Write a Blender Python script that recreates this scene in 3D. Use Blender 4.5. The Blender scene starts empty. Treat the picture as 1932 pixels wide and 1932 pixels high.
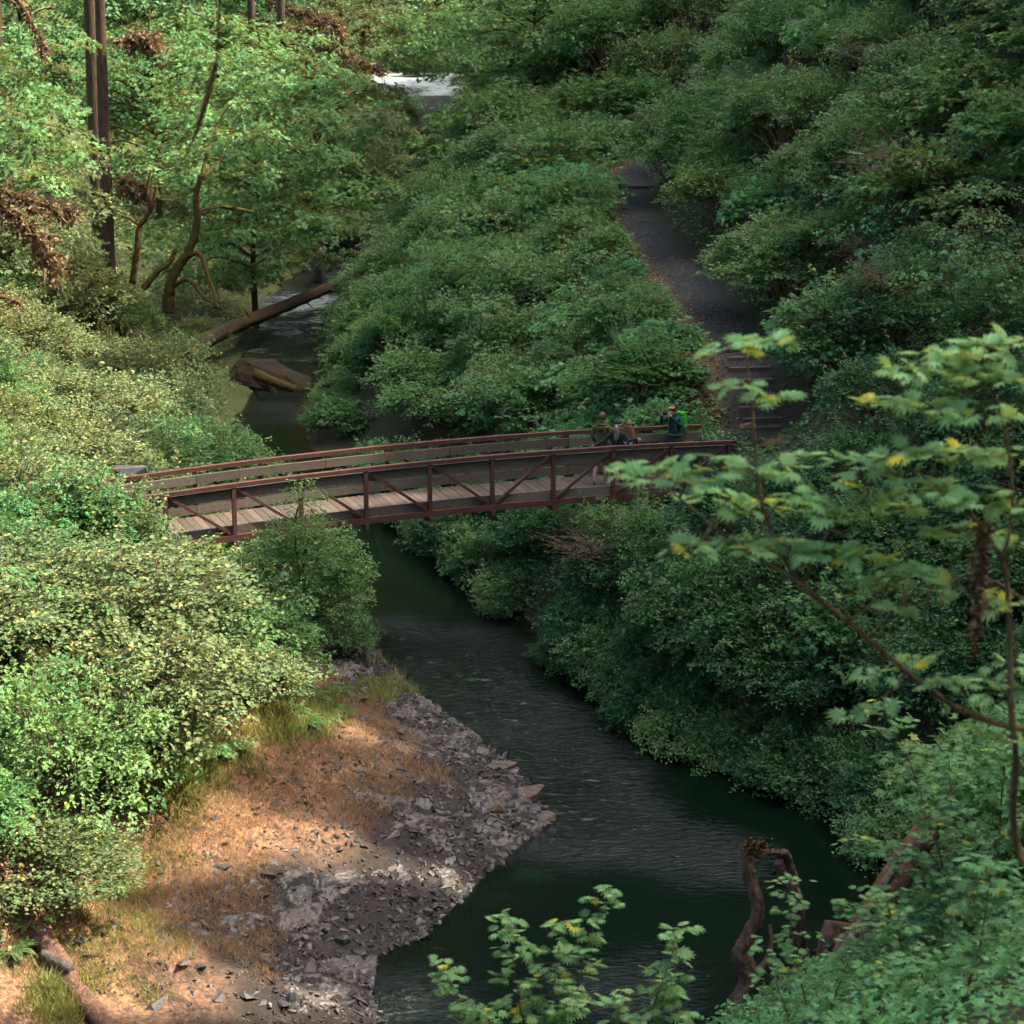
import bpy, bmesh, math, random
import numpy as np
from mathutils import Vector, Matrix

random.seed(7)
RNG = np.random.default_rng(11)
scene = bpy.context.scene
COL = scene.collection
R = math.radians

# ---------------------------------------------------------------- camera
CAM_Z, PITCH, FOV = 19.3, R(15.9), R(26.0)
cam_data = bpy.data.cameras.new('camera')
cam_data.sensor_width = 36.0
cam_data.angle = FOV
cam_data.clip_start = 0.1
cam_data.clip_end = 2000
cam_data.dof.use_dof = True
cam_data.dof.focus_distance = 56.0
cam_data.dof.aperture_fstop = 3.4
cam = bpy.data.objects.new('camera', cam_data)
cam.location = (0, 0, CAM_Z)
cam.rotation_euler = (R(90) - PITCH, 0, 0)
COL.objects.link(cam)
scene.camera = cam

# ---------------------------------------------------------------- sky and sun
SUN_EL = R(50)
SUN_DIR = np.array([math.cos(SUN_EL) * 0.99, math.cos(SUN_EL) * 0.14, math.sin(SUN_EL)])
SUN_DIR /= np.linalg.norm(SUN_DIR)
world = bpy.data.worlds.new('World')
scene.world = world
world.use_nodes = True
wn = world.node_tree
for n in list(wn.nodes):
    wn.nodes.remove(n)
sky = wn.nodes.new('ShaderNodeTexSky')
sky.sky_type = 'NISHITA'
sky.sun_disc = False
sky.sun_elevation = SUN_EL
sky.sun_rotation = math.atan2(SUN_DIR[0], SUN_DIR[1])
sky.air_density = 0.7
sky.dust_density = 7.0
sky.ozone_density = 0.3
bg = wn.nodes.new('ShaderNodeBackground')
bg.inputs['Strength'].default_value = 0.15
wo = wn.nodes.new('ShaderNodeOutputWorld')
wn.links.new(sky.outputs['Color'], bg.inputs['Color'])
wn.links.new(bg.outputs['Background'], wo.inputs['Surface'])
sl = bpy.data.lights.new('sun', 'SUN')
sl.energy = 3.5
sl.angle = R(0.55)
sl.color = (1.0, 0.88, 0.70)
sun = bpy.data.objects.new('sun', sl)
sun.rotation_euler = Vector(tuple(SUN_DIR)).to_track_quat('Z', 'Y').to_euler()
sun.location = (30, 0, 60)
COL.objects.link(sun)

scene.view_settings.view_transform = 'Standard'
scene.view_settings.look = 'None'
scene.view_settings.gamma = 1.0
scene.view_settings.use_curve_mapping = False
scene.view_settings.exposure = 2.4
scene.render.engine = 'CYCLES'
cy = scene.cycles
cy.max_bounces = 6
cy.diffuse_bounces = 4
cy.glossy_bounces = 2
cy.transmission_bounces = 4
cy.transparent_max_bounces = 6
cy.caustics_reflective = False
cy.caustics_refractive = False
cy.use_adaptive_sampling = True
cy.adaptive_threshold = 0.02
try:
    cy.use_denoising = True
    cy.denoiser = 'OPENIMAGEDENOISE'
    cy.denoising_input_passes = 'RGB_ALBEDO_NORMAL'
except Exception:
    pass

# ---------------------------------------------------------------- picture points to places
FV = 966.0 / math.tan(FOV / 2)
CP, SP = math.cos(PITCH), math.sin(PITCH)
def ray(vx, vy):
    """direction of sight for a point measured on a 1932-pixel print of the photograph"""
    a, b = (vx - 966) / FV, (966 - vy) / FV
    return np.array([a, CP + b * SP, -SP + b * CP])
def at_z(vx, vy, z):
    d = ray(vx, vy)
    t = (z - CAM_Z) / d[2]
    return np.array([d[0] * t, d[1] * t, z])
def at_y(vx, vy, y):
    d = ray(vx, vy)
    t = y / d[1]
    return np.array([d[0] * t, y, CAM_Z + d[2] * t])
def proj(P):
    P = np.atleast_2d(P)
    x, y, z = P[:, 0], P[:, 1], P[:, 2] - CAM_Z
    d = y * CP - z * SP
    return np.c_[966 + FV * x / d, 966 - FV * (y * SP + z * CP) / d]

# ---------------------------------------------------------------- mesh helpers
def norm(a):
    a = np.asarray(a, float)
    return a / (np.linalg.norm(a, axis=-1, keepdims=True) + 1e-9)

def _hash_grid(seed, n=256):
    return np.random.default_rng(seed).random((n, n))
_GR = {}
def noise2(x, y, seed=0):
    g = _GR.setdefault(seed, _hash_grid(seed))
    x = np.asarray(x, float); y = np.asarray(y, float)
    xi = np.floor(x).astype(int); yi = np.floor(y).astype(int)
    fx = x - xi; fy = y - yi
    fx = fx * fx * (3 - 2 * fx); fy = fy * fy * (3 - 2 * fy)
    a = g[xi % 256, yi % 256]; b = g[(xi + 1) % 256, yi % 256]
    c = g[xi % 256, (yi + 1) % 256]; d = g[(xi + 1) % 256, (yi + 1) % 256]
    return (a * (1 - fx) + b * fx) * (1 - fy) + (c * (1 - fx) + d * fx) * fy - 0.5
def fbm(x, y, seed=0, o=4):
    r = 0; a = 1.0
    for i in range(o):
        r = r + a * noise2(x * 2 ** i, y * 2 ** i, seed + i); a *= 0.5
    return r

class MB:
    """collects vertices and faces; build() links them as one mesh object"""
    def __init__(self):
        self.v = []; self.f = {}; self.n = 0; self.lr = {}
    def add(self, V, F, lr=None):
        V = np.asarray(V, float); F = np.asarray(F, int)
        self.v.append(V)
        self.f.setdefault(F.shape[1], []).append(F + self.n)
        if lr is None:
            lr = np.full(len(F), 0.5)
        self.lr.setdefault(F.shape[1], []).append(lr)
        self.n += len(V)
        return self
    def mesh(self, name, mat, smooth=False):
        V = np.concatenate(self.v); me = bpy.data.meshes.new(name)
        me.vertices.add(len(V)); me.vertices.foreach_set('co', V.astype(np.float32).ravel())
        loops = []; tot = []; lr = []
        for k in self.f:
            F = np.concatenate(self.f[k]); loops.append(F.ravel()); tot.append(np.full(len(F), k)); lr.append(np.concatenate(self.lr[k]))
        loops = np.concatenate(loops); tot = np.concatenate(tot); lr = np.concatenate(lr)
        start = np.concatenate([[0], np.cumsum(tot)[:-1]])
        me.loops.add(len(loops)); me.loops.foreach_set('vertex_index', loops.astype(np.int32))
        me.polygons.add(len(tot)); me.polygons.foreach_set('loop_start', start.astype(np.int32))
        try:
            me.polygons.foreach_set('loop_total', tot.astype(np.int32))
        except Exception:
            pass
        me.polygons.foreach_set('use_smooth', np.full(len(tot), smooth))
        at = me.attributes.new('lr', 'FLOAT', 'FACE'); at.data.foreach_set('value', lr.astype(np.float32))
        if mat is not None:
            for m in (mat if isinstance(mat, (list, tuple)) else [mat]):
                me.materials.append(m)
        me.update(calc_edges=True)
        me.validate()
        return me
    def build(self, name, mat, parent=None, smooth=False):
        return link(name, self.mesh(name, mat, smooth), parent)

def link(name, me, parent=None, loc=None):
    o = bpy.data.objects.new(name, me)
    COL.objects.link(o)
    if parent is not None:
        o.parent = parent
    if loc is not None:
        o.location = tuple(loc)
    return o
def tag(o, label=None, cat=None, group=None, kind=None):
    if label: o['label'] = label
    if cat: o['category'] = cat
    if group: o['group'] = group
    if kind: o['kind'] = kind
    return o
def thing(name, label, cat, loc=(0, 0, 0), rz=0.0, group=None):
    o = bpy.data.objects.new(name, None)
    o.empty_display_size = 0.2
    COL.objects.link(o)
    o.location = tuple(float(c) for c in loc); o.rotation_euler = (0, 0, rz)
    return tag(o, label, cat, group)

BOXF = np.array([[0, 1, 3, 2], [4, 6, 7, 5], [0, 4, 5, 1], [2, 3, 7, 6], [0, 2, 6, 4], [1, 5, 7, 3]])
def box(lo, hi):
    lo = np.array(lo, float); hi = np.array(hi, float)
    V = np.array([[(lo, hi)[i][0], (lo, hi)[j][1], (lo, hi)[k][2]] for i in (0, 1) for j in (0, 1) for k in (0, 1)])
    return V, BOXF
def beam(p, q, w, h, up=(0, 0, 1)):
    """square bar from p to q, w wide sideways and h high"""
    p = np.array(p, float); q = np.array(q, float)
    t = norm(q - p); s = norm(np.cross(t, up)); u = np.cross(s, t)
    V = np.array([e + s * a * w / 2 + u * b * h / 2 for e in (p, q) for a in (-1, 1) for b in (-1, 1)])
    return V, BOXF
def smooth_line(P, n=8):
    """Catmull-Rom through P"""
    P = np.asarray(P, float)
    Q = np.r_[[2 * P[0] - P[1]], P, [2 * P[-1] - P[-2]]]
    out = []
    for i in range(1, len(Q) - 2):
        t = np.linspace(0, 1, n, endpoint=False)[:, None]
        a, b, c, d = Q[i - 1], Q[i], Q[i + 1], Q[i + 2]
        out.append(0.5 * (2 * b + (c - a) * t + (2 * a - 5 * b + 4 * c - d) * t ** 2 + (3 * b - a - 3 * c + d) * t ** 3))
    out.append(P[-1:])
    return np.concatenate(out)
def tube(P, r, sides=6, rough=0.0, seed=0, cap=True):
    P = np.asarray(P, float); n = len(P)
    r = np.broadcast_to(np.asarray(r, float), (n,)) if np.ndim(r) else np.full(n, float(r))
    T = norm(np.gradient(P, axis=0))
    ref = np.array([0, 0, 1.0]) if abs(T[:, 2]).mean() < 0.8 else np.array([1.0, 0.2, 0])
    S = norm(np.cross(T, ref)); U = np.cross(S, T)
    a = np.linspace(0, 2 * np.pi, sides, endpoint=False)
    rr = r[:, None] * np.ones(sides)
    if rough:
        g = np.random.default_rng(seed)
        kn = g.random((n, sides)) - 0.5
        fl = (g.random(sides) - 0.5)[None, :]
        rr = rr * (1 + rough * (kn + fl))
    V = P[:, None, :] + rr[..., None] * (np.cos(a)[None, :, None] * S[:, None, :] + np.sin(a)[None, :, None] * U[:, None, :])
    V = V.reshape(-1, 3)
    i = np.arange(n - 1)[:, None] * sides; j = np.arange(sides)[None, :]; k = (j + 1) % sides
    F = np.stack([i + j, i + k, i + sides + k, i + sides + j], -1).reshape(-1, 4)
    if cap:
        V = np.r_[V, P[:1], P[-1:]]
        c0, c1 = len(V) - 2, len(V) - 1
        j = np.arange(sides)
        F = np.r_[F, np.c_[np.full(sides, c0), (j + 1) % sides, j, j][:, [0, 1, 2, 2]], np.c_[np.full(sides, c1), (n - 1) * sides + j, (n - 1) * sides + (j + 1) % sides, (n - 1) * sides + (j + 1) % sides]]
        # caps are triangles: split off
        quads = F[:-2 * sides]; tris = F[-2 * sides:, :3]
        return V, quads, tris
    return V, F, None
def add_tube(mb, P, r, sides=6, rough=0.0, seed=0):
    V, Q, T = tube(P, r, sides, rough, seed)
    n0 = mb.n
    mb.add(V, Q)
    if T is not None:
        mb.f.setdefault(3, []).append(T + n0); mb.lr.setdefault(3, []).append(np.full(len(T), 0.5))
    return mb

# ---------------------------------------------------------------- materials
def new_mat(name):
    m = bpy.data.materials.new(name); m.use_nodes = True
    nt = m.node_tree
    for n in list(nt.nodes): nt.nodes.remove(n)
    out = nt.nodes.new('ShaderNodeOutputMaterial')
    return m, nt, out
def nd(nt, t, **kw):
    n = nt.nodes.new(t)
    for k, v in kw.items():
        if k in n.inputs: n.inputs[k].default_value = v
        else: setattr(n, k, v)
    return n
def ramp(nt, fac, stops):
    r = nt.nodes.new('ShaderNodeValToRGB')
    e = r.color_ramp.elements
    while len(e) < len(stops): e.new(0.5)
    for k, (p, c) in enumerate(stops):
        e[k].position = p; e[k].color = (*c, 1)
    nt.links.new(fac, r.inputs['Fac'])
    return r.outputs['Color']
def noise_tex(nt, scale, detail=4, rough=0.6, vec=None, dist=0.0):
    n = nd(nt, 'ShaderNodeTexNoise', Scale=scale, Detail=detail, Roughness=rough, Distortion=dist)
    if vec is not None: nt.links.new(vec, n.inputs['Vector'])
    return n.outputs['Fac']
def mixc(nt, fac, a, b):
    m = nt.nodes.new('ShaderNodeMix'); m.data_type = 'RGBA'
    for v, s in ((fac, 0), (a, 6), (b, 7)):
        if isinstance(v, (int, float)): m.inputs[s].default_value = v
        elif isinstance(v, tuple): m.inputs[s].default_value = (*v, 1)
        else: nt.links.new(v, m.inputs[s])
    return m.outputs[2]
def bump(nt, h, strength=0.5, dist=0.05):
    b = nd(nt, 'ShaderNodeBump', Strength=strength, Distance=dist)
    nt.links.new(h, b.inputs['Height'])
    return b.outputs['Normal']
def principled(nt, out, col, rough=0.7, normal=None, spec=0.3):
    p = nd(nt, 'ShaderNodeBsdfPrincipled', Roughness=rough)
    p.inputs['Specular IOR Level'].default_value = spec
    if isinstance(col, tuple): p.inputs['Base Color'].default_value = (*col, 1)
    else: nt.links.new(col, p.inputs['Base Color'])
    if normal is not None: nt.links.new(normal, p.inputs['Normal'])
    if out is not None: nt.links.new(p.outputs[0], out.inputs['Surface'])
    return p
def math_n(nt, op, a, b=None, clamp=False):
    m = nt.nodes.new('ShaderNodeMath'); m.operation = op; m.use_clamp = clamp
    for v, s in ((a, 0), (b, 1)):
        if v is None: continue
        if isinstance(v, (int, float)): m.inputs[s].default_value = v
        else: nt.links.new(v, m.inputs[s])
    return m.outputs[0]
def attr(nt, name, out='Fac'):
    a = nt.nodes.new('ShaderNodeAttribute'); a.attribute_name = name
    return a.outputs[out]

def leaf_mat(name, dark, light, accent, frac=0.05, trans=0.35, tcol=None, rough=0.5, vary=0.35, hue=0.05):
    m, nt, out = new_mat(name)
    lr = attr(nt, 'lr')
    c = ramp(nt, lr, [(0.0, dark), (0.55, light), (max(0.6, 0.98 - frac), light), (1.0, accent)])
    oi = nt.nodes.new('ShaderNodeObjectInfo')
    hs = nt.nodes.new('ShaderNodeHueSaturation')
    nt.links.new(c, hs.inputs['Color'])
    v = math_n(nt, 'MULTIPLY_ADD', oi.outputs['Random'], vary); v.node.inputs[2].default_value = 1 - vary / 2
    nt.links.new(v, hs.inputs['Value'])
    h = math_n(nt, 'MULTIPLY_ADD', oi.outputs['Random'], -hue); h.node.inputs[2].default_value = 0.5 + hue / 2
    nt.links.new(h, hs.inputs['Hue'])
    p = principled(nt, None, hs.outputs['Color'], rough, spec=0.16)
    t = nt.nodes.new('ShaderNodeBsdfTranslucent')
    tc = mixc(nt, 0.5, hs.outputs['Color'], tcol or accent)
    nt.links.new(tc, t.inputs['Color'])
    mx = nd(nt, 'ShaderNodeMixShader', Fac=trans)
    nt.links.new(p.outputs[0], mx.inputs[1]); nt.links.new(t.outputs[0], mx.inputs[2])
    nt.links.new(mx.outputs[0], out.inputs['Surface'])
    return m
def bark_mat(name, dark, light, moss=None, mossamt=0.5, scale=6.0, stretch=0.15):
    m, nt, out = new_mat(name)
    tc = nt.nodes.new('ShaderNodeTexCoord')
    mp = nt.nodes.new('ShaderNodeMapping'); mp.inputs['Scale'].default_value = (1, 1, stretch)
    nt.links.new(tc.outputs['Object'], mp.inputs['Vector'])
    n1 = noise_tex(nt, scale * 2.2, 5, 0.65, mp.outputs[0])
    nf = noise_tex(nt, scale * 7.0, 4, 0.7, mp.outputs[0])
    mixn = math_n(nt, 'ADD', math_n(nt, 'MULTIPLY', n1, 0.6), math_n(nt, 'MULTIPLY', nf, 0.4))
    mid = tuple((p + q) * 0.42 for p, q in zip(dark, light))
    c = ramp(nt, mixn, [(0.36, tuple(p * 0.5 for p in dark)), (0.46, mid), (0.62, light)])
    if moss:
        n2 = noise_tex(nt, scale * 0.35, 4, 0.6, tc.outputs['Object'])
        k = ramp(nt, n2, [(0.62 - mossamt * 0.3, (0, 0, 0)), (0.72 - mossamt * 0.3, (1, 1, 1))])
        n3 = noise_tex(nt, scale * 4, 3, 0.6, tc.outputs['Object'])
        mc = ramp(nt, n3, [(0.3, tuple(x * 0.45 for x in moss)), (0.7, moss)])
        c = mixc(nt, k, c, mc)
    principled(nt, out, c, 0.85, bump(nt, mixn, 1.0, 0.10), 0.2)
    return m
def plain_mat(name, a, b, scale=8.0, rough=0.7, bstr=0.2, spec=0.3, bd=0.01):
    m, nt, out = new_mat(name)
    tc = nt.nodes.new('ShaderNodeTexCoord')
    n1 = noise_tex(nt, scale, 5, 0.6, tc.outputs['Object'])
    principled(nt, out, ramp(nt, n1, [(0.3, a), (0.7, b)]), rough, bump(nt, n1, bstr, bd), spec)
    return m

M = {}
M['leaf_small'] = leaf_mat('leaf_small', (0.030, 0.072, 0.026), (0.090, 0.206, 0.066), (0.26, 0.28, 0.06), 0.07, 0.30)
M['leaf_maple'] = leaf_mat('leaf_maple', (0.034, 0.088, 0.030), (0.100, 0.226, 0.074), (0.36, 0.34, 0.06), 0.06, 0.28)
M['leaf_broad'] = leaf_mat('leaf_broad', (0.034, 0.104, 0.036), (0.105, 0.275, 0.095), (0.24, 0.36, 0.10), 0.03)
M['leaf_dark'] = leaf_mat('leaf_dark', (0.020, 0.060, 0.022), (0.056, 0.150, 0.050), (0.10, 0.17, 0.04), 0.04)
M['leaf_yellow'] = leaf_mat('leaf_yellow', (0.034, 0.070, 0.026), (0.108, 0.160, 0.064), (0.36, 0.31, 0.09), 0.16, 0.26)  # yellow-green leaves; pale accents put sunlit highlights into the colour
M['leaf_front'] = leaf_mat('leaf_front', (0.110, 0.270, 0.105), (0.205, 0.420, 0.180), (0.55, 0.50, 0.05), 0.06, 0.45)
M['leaf_vine'] = leaf_mat('leaf_vine', (0.070, 0.175, 0.060), (0.140, 0.290, 0.110), (0.38, 0.38, 0.05), 0.03)
M['fern'] = leaf_mat('fern', (0.045, 0.090, 0.028), (0.10, 0.17, 0.055), (0.32, 0.27, 0.06), 0.06)
M['grass_dry'] = leaf_mat('grass_dry', (0.16, 0.085, 0.040), (0.38, 0.225, 0.115), (0.55, 0.42, 0.24), 0.2, 0.25, hue=0.0)
M['grass_green'] = leaf_mat('grass_green', (0.09, 0.115, 0.03), (0.20, 0.22, 0.06), (0.36, 0.29, 0.10), 0.12, 0.3)
M['needle_dead'] = leaf_mat('needle_dead', (0.060, 0.036, 0.020), (0.155, 0.098, 0.055), (0.24, 0.18, 0.09), 0.25, 0.25, hue=0.0)
M['needle_green'] = leaf_mat('needle_green', (0.018, 0.040, 0.022), (0.040, 0.085, 0.045), (0.06, 0.09, 0.03), 0.05)
M['bark'] = bark_mat('bark', (0.022, 0.015, 0.011), (0.085, 0.056, 0.038), (0.075, 0.055, 0.016), 0.25)
M['bark_moss'] = bark_mat('bark_moss', (0.018, 0.013, 0.010), (0.060, 0.042, 0.028), (0.085, 0.060, 0.012), 0.9)
M['bark_grey'] = bark_mat('bark_grey', (0.040, 0.036, 0.032), (0.12, 0.10, 0.085), (0.06, 0.055, 0.02), 0.2)
M['twig'] = bark_mat('twig', (0.07, 0.045, 0.028), (0.19, 0.125, 0.08), None)
M['twig_front'] = bark_mat('twig_front', (0.075, 0.055, 0.028), (0.17, 0.13, 0.065), None)
M['moss_orange'] = bark_mat('moss_orange', (0.060, 0.034, 0.012), (0.19, 0.11, 0.040), None, scale=12, stretch=1)
M['deadwood'] = bark_mat('deadwood', (0.035, 0.022, 0.014), (0.15, 0.095, 0.065), (0.10, 0.06, 0.02), 0.1, scale=5)
M['log_pale'] = bark_mat('log_pale', (0.06, 0.042, 0.030), (0.23, 0.175, 0.135), None, scale=6)
M['log_dark'] = bark_mat('log_dark', (0.020, 0.014, 0.010), (0.060, 0.042, 0.030), (0.10, 0.050, 0.018), 0.35, scale=5)
M['log_red'] = bark_mat('log_red', (0.060, 0.030, 0.018), (0.19, 0.105, 0.070), (0.16, 0.10, 0.02), 0.35, scale=5)
# ================================================================ the lie of the land
B0 = np.array([-0.507, 54.761]); TH = 0.3859; SPC = 1.6976; BW_ = 1.913; SKEW = -0.482
AX = np.array([math.cos(TH), math.sin(TH)]); PE = np.array([-math.sin(TH), math.cos(TH)])
def rail_z(k): return 5.212 - 0.0251 * k - 0.00975 * k * k
RAIL_H, CH_H = 0.10, 0.15
DEPTH = 1.46                                    # top of rail to underside of the bottom chord
DECK_BELOW = 1.24                               # top of rail to walking surface
def bp(k, off, dz=0.0):
    xy = B0 + k * SPC * AX + off * PE
    return np.array([xy[0], xy[1], rail_z(k) + dz])
K0, K1 = -6.0, 4.12
def water_z(Y):
    return np.interp(Y, [0, 105, 150, 176, 187, 189.5, 240], [0, 0, 0.9, 1.8, 2.3, 3.3, 3.6])
def wl(pts):
    out = []
    for vx, vy in pts:
        P = at_z(vx, vy, 0.0)
        for _ in range(6): P = at_z(vx, vy, float(water_z(P[1])))
        out.append(P[:2])
    return out
LEFT = np.array([(-60, 16), (-30, 20), (-14, 24), (-6, 29)] + wl([(735, 1945), (705, 1870), (715, 1805), (800, 1770), (870, 1700), (930, 1640), (1040, 1555), (1005, 1480),
        (930, 1410), (860, 1360), (790, 1310), (725, 1240), (680, 1170), (630, 1090), (520, 960), (435, 870), (440, 800), (480, 745), (470, 690), (455, 640), (500, 570), (570, 510), (640, 440), (720, 360), (790, 290), (790, 235), (690, 175), (700, 130), (730, 100)]) + [(-10, 235), (-10, 330)])
RIGHT = np.array([(-60, 2), (-30, 8), (-12, 17), (0, 30)] + wl([(1480, 1945), (1590, 1800), (1720, 1640), (1700, 1540), (1560, 1480), (1400, 1430), (1290, 1395), (1180, 1290), (1060, 1235), (960, 1130), (890, 1050),
        (835, 995), (700, 900), (580, 845), (570, 780), (600, 730), (640, 640), (680, 540), (760, 440), (960, 330), (950, 240), (900, 175), (880, 130), (860, 100)]) + [(2, 235), (2, 330)])
POLY = np.r_[LEFT, RIGHT[::-1]]
def dist_line(x, y, L):
    d = np.full(x.shape, 1e9)
    for a, b in zip(L[:-1], L[1:]):
        e = b - a; t = np.clip(((x - a[0]) * e[0] + (y - a[1]) * e[1]) / (e @ e), 0, 1)
        d = np.minimum(d, np.hypot(x - a[0] - t * e[0], y - a[1] - t * e[1]))
    return d
def inside(x, y, L):
    r = np.zeros(x.shape, bool)
    for a, b in zip(L, np.roll(L, -1, 0)):
        c = (a[1] > y) != (b[1] > y)
        xi = (b[0] - a[0]) * (y - a[1]) / (b[1] - a[1] + 1e-12) + a[0]
        r ^= c & (x < xi)
    return r
PATH = np.array([(at_z(vx, vy, z)) for vx, vy, z in [(1446, 835, 4.0), (1440, 800, 4.15), (1428, 740, 4.8), (1412, 690, 5.3), (1378, 620, 5.7), (1325, 560, 5.9), (1270, 495, 6.1), (1215, 430, 6.3), (1178, 370, 6.5), (1185, 335, 6.7)]] + [np.array([9.5, 112, 7.2]), np.array([14, 122, 8.4])])
def path_x(Y): return np.interp(Y, PATH[:, 1], PATH[:, 0])
def path_z(Y): return np.interp(Y, PATH[:, 1], PATH[:, 2])
def smooth(t): t = np.clip(t, 0, 1); return t * t * (3 - 2 * t)
def ground(x, y, detail=True):
    x = np.atleast_1d(np.asarray(x, float)); y = np.atleast_1d(np.asarray(y, float))
    dl = dist_line(x, y, LEFT); dr = dist_line(x, y, RIGHT); ins = inside(x, y, POLY)
    left = (dl < dr)
    w = water_z(y)
    zl = np.interp(dl, [0, 1.2, 3, 5, 6.5, 8, 15, 30, 60, 100], [0, 0.35, 0.85, 1.5, 2.5, 3.5, 5.5, 12, 26, 36])
    farl = smooth((y - 75) / 30)
    zl = zl * (1 - farl) + farl * np.interp(dl, [0, 2, 8, 16, 40, 90], [0, 0.5, 1.6, 3.0, 14, 34])
    zr = np.interp(dr, [0, 0.6, 2, 5, 10, 22, 45, 75, 120], [0, 1.1, 2.4, 4.6, 8.6, 17.2, 36, 46, 50])
    farr = smooth((y - 120) / 25)
    zr = zr * (1 - farr) + farr * np.interp(dr, [0, 1, 6, 14, 40, 90], [0, 0.8, 3, 7, 26, 44])
    px, pz = path_x(y), path_z(y)
    side = x - px
    zb = np.where(side < 0, pz * smooth(dr / (dr + np.maximum(-side - 1.1, 0.001))) ** 0.8, pz + 0.95 * np.maximum(side - 1.15, 0) ** 1.02)
    zb = np.minimum(zb, pz + 34 + 0.1 * side)
    wy = smooth((y - 57) / 5) * (1 - smooth((y - 112) / 14))
    zr = zr * (1 - wy) + zb * wy
    z = np.where(left, zl, zr)
    z = np.where(ins, -np.minimum(1.9, 0.30 * np.minimum(dl, dr) + 0.5 * np.minimum(dr, 1.0)), z) + w
    # far end: the valley closes
    z = z + np.where(ins, 0, 1) * smooth((y - 205) / 80) * 14
    z = z + smooth((y - 222) / 125) * 190  # hill above the frame, added so the water mirrors it instead of sky
    bk = ((x - B0[0]) * AX[0] + (y - B0[1]) * AX[1]) / SPC; bo_ = (x - B0[0]) * PE[0] + (y - B0[1]) * PE[1]
    across = smooth((2.6 - np.abs(bo_ - BW_ / 2)) / 1.3); dk = rail_z(np.clip(bk, K0, K1)) - DECK_BELOW
    over = smooth((bk - K0 - 0.1) / 0.3) * smooth((K1 - 0.05 - bk) / 0.3)
    z = np.where(ins, z, z * (1 - across * over) + across * over * np.minimum(z, dk - 0.75))
    ends = across * np.maximum(smooth((bk - K1) / 0.25) * smooth((K1 + 2.2 - bk) / 1.5), smooth((K0 - bk) / 0.25) * smooth((bk - K0 + 3) / 2))
    z = z * (1 - ends) + ends * (dk - 0.02)
    if detail:
        onpath = np.exp(-(side / 1.5) ** 4) * wy * (~left)
        k = np.clip(np.minimum(dl, dr) / 3, 0, 1) * (1 - onpath) * np.where(ins, 0.3, 1)
        z = z + k * (0.55 * fbm(x * 0.23, y * 0.23, 3) + 0.20 * fbm(x * 1.1, y * 1.1, 5, 3))
        beach = (~ins) & left & (dl < 9) & (y < 53)
        z = z + np.where(beach, 0.10 * fbm(x * 2.1 + y, y * 2.1 - x, 9, 4) * np.clip(dl / 0.5, 0, 1), 0)
        z = z + onpath * 0.03 * fbm(x * 2, y * 2, 21, 3)
    return z
def gz(x, y): return float(ground(x, y)[0])
def hit(vx, vy, lift=0.0):
    """where the line of sight meets the ground (or a height above it)"""
    d = ray(vx, vy); t = np.arange(18, 260, 0.25) / d[1]
    P = np.array([0, 0, CAM_Z]) + t[:, None] * d
    g = np.maximum(ground(P[:, 0], P[:, 1]), water_z(P[:, 1])) + lift
    i = np.argmax(P[:, 2] < g)
    return np.array([P[i, 0], P[i, 1], g[i] - lift])
def near_bridge(x, y): return False

def axis(parts):
    out = []
    for a, b, s in parts: out += list(np.arange(a, b, s))
    return np.array(out + [parts[-1][1]])
xs = axis([(-160, -60, 8), (-60, -24, 1.6), (-24, -11, 0.5), (-11, 4, 0.2), (4, 24, 0.4), (24, 70, 1.8), (70, 160, 9)])
ys = axis([(-40, 20, 4), (20, 33, 0.8), (33, 54, 0.2), (54, 115, 0.4), (115, 240, 1.5), (240, 460, 8)])
GX, GY = np.meshgrid(xs, ys, indexing='ij')
GZ = ground(GX.ravel(), GY.ravel())
nx, ny = len(xs), len(ys)
ii, jj = np.meshgrid(np.arange(nx - 1), np.arange(ny - 1), indexing='ij')
a0 = (ii * ny + jj).ravel()
gmb = MB().add(np.c_[GX.ravel(), GY.ravel(), GZ], np.c_[a0, a0 + ny, a0 + ny + 1, a0 + 1])

m, nt, out = new_mat('ground')
tc = nt.nodes.new('ShaderNodeTexCoord'); ob = tc.outputs['Object']
n1 = noise_tex(nt, 3.0, 6, 0.65, ob); n2 = noise_tex(nt, 0.9, 5, 0.6, ob); n3 = noise_tex(nt, 14, 4, 0.6, ob)
soil = ramp(nt, n1, [(0.3, (0.010, 0.008, 0.006)), (0.55, (0.022, 0.018, 0.011)), (0.8, (0.040, 0.045, 0.020))])
rockc = ramp(nt, n1, [(0.25, (0.009, 0.009, 0.008)), (0.5, (0.022, 0.018, 0.015)), (0.75, (0.038, 0.030, 0.024))])
dry = ramp(nt, n3, [(0.25, (0.060, 0.030, 0.015)), (0.55, (0.190, 0.105, 0.056)), (0.8, (0.36, 0.225, 0.130))])
vor = nd(nt, 'ShaderNodeTexVoronoi', Scale=9.0); nt.links.new(ob, vor.inputs['Vector'])
grav = ramp(nt, vor.outputs['Distance'], [(0.0, (0.044, 0.045, 0.038)), (0.5, (0.026, 0.026, 0.021)), (0.9, (0.012, 0.012, 0.009))])
moss = ramp(nt, n3, [(0.3, (0.022, 0.035, 0.010)), (0.7, (0.085, 0.10, 0.028))])
bed = ramp(nt, n1, [(0.3, (0.030, 0.022, 0.014)), (0.7, (0.115, 0.070, 0.035))])
vc = nt.nodes.new('ShaderNodeAttribute'); vc.attribute_name = 'zone'
sp = nt.nodes.new('ShaderNodeSeparateColor'); nt.links.new(vc.outputs['Color'], sp.inputs['Color'])
vc2 = nt.nodes.new('ShaderNodeAttribute'); vc2.attribute_name = 'zone2'
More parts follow.
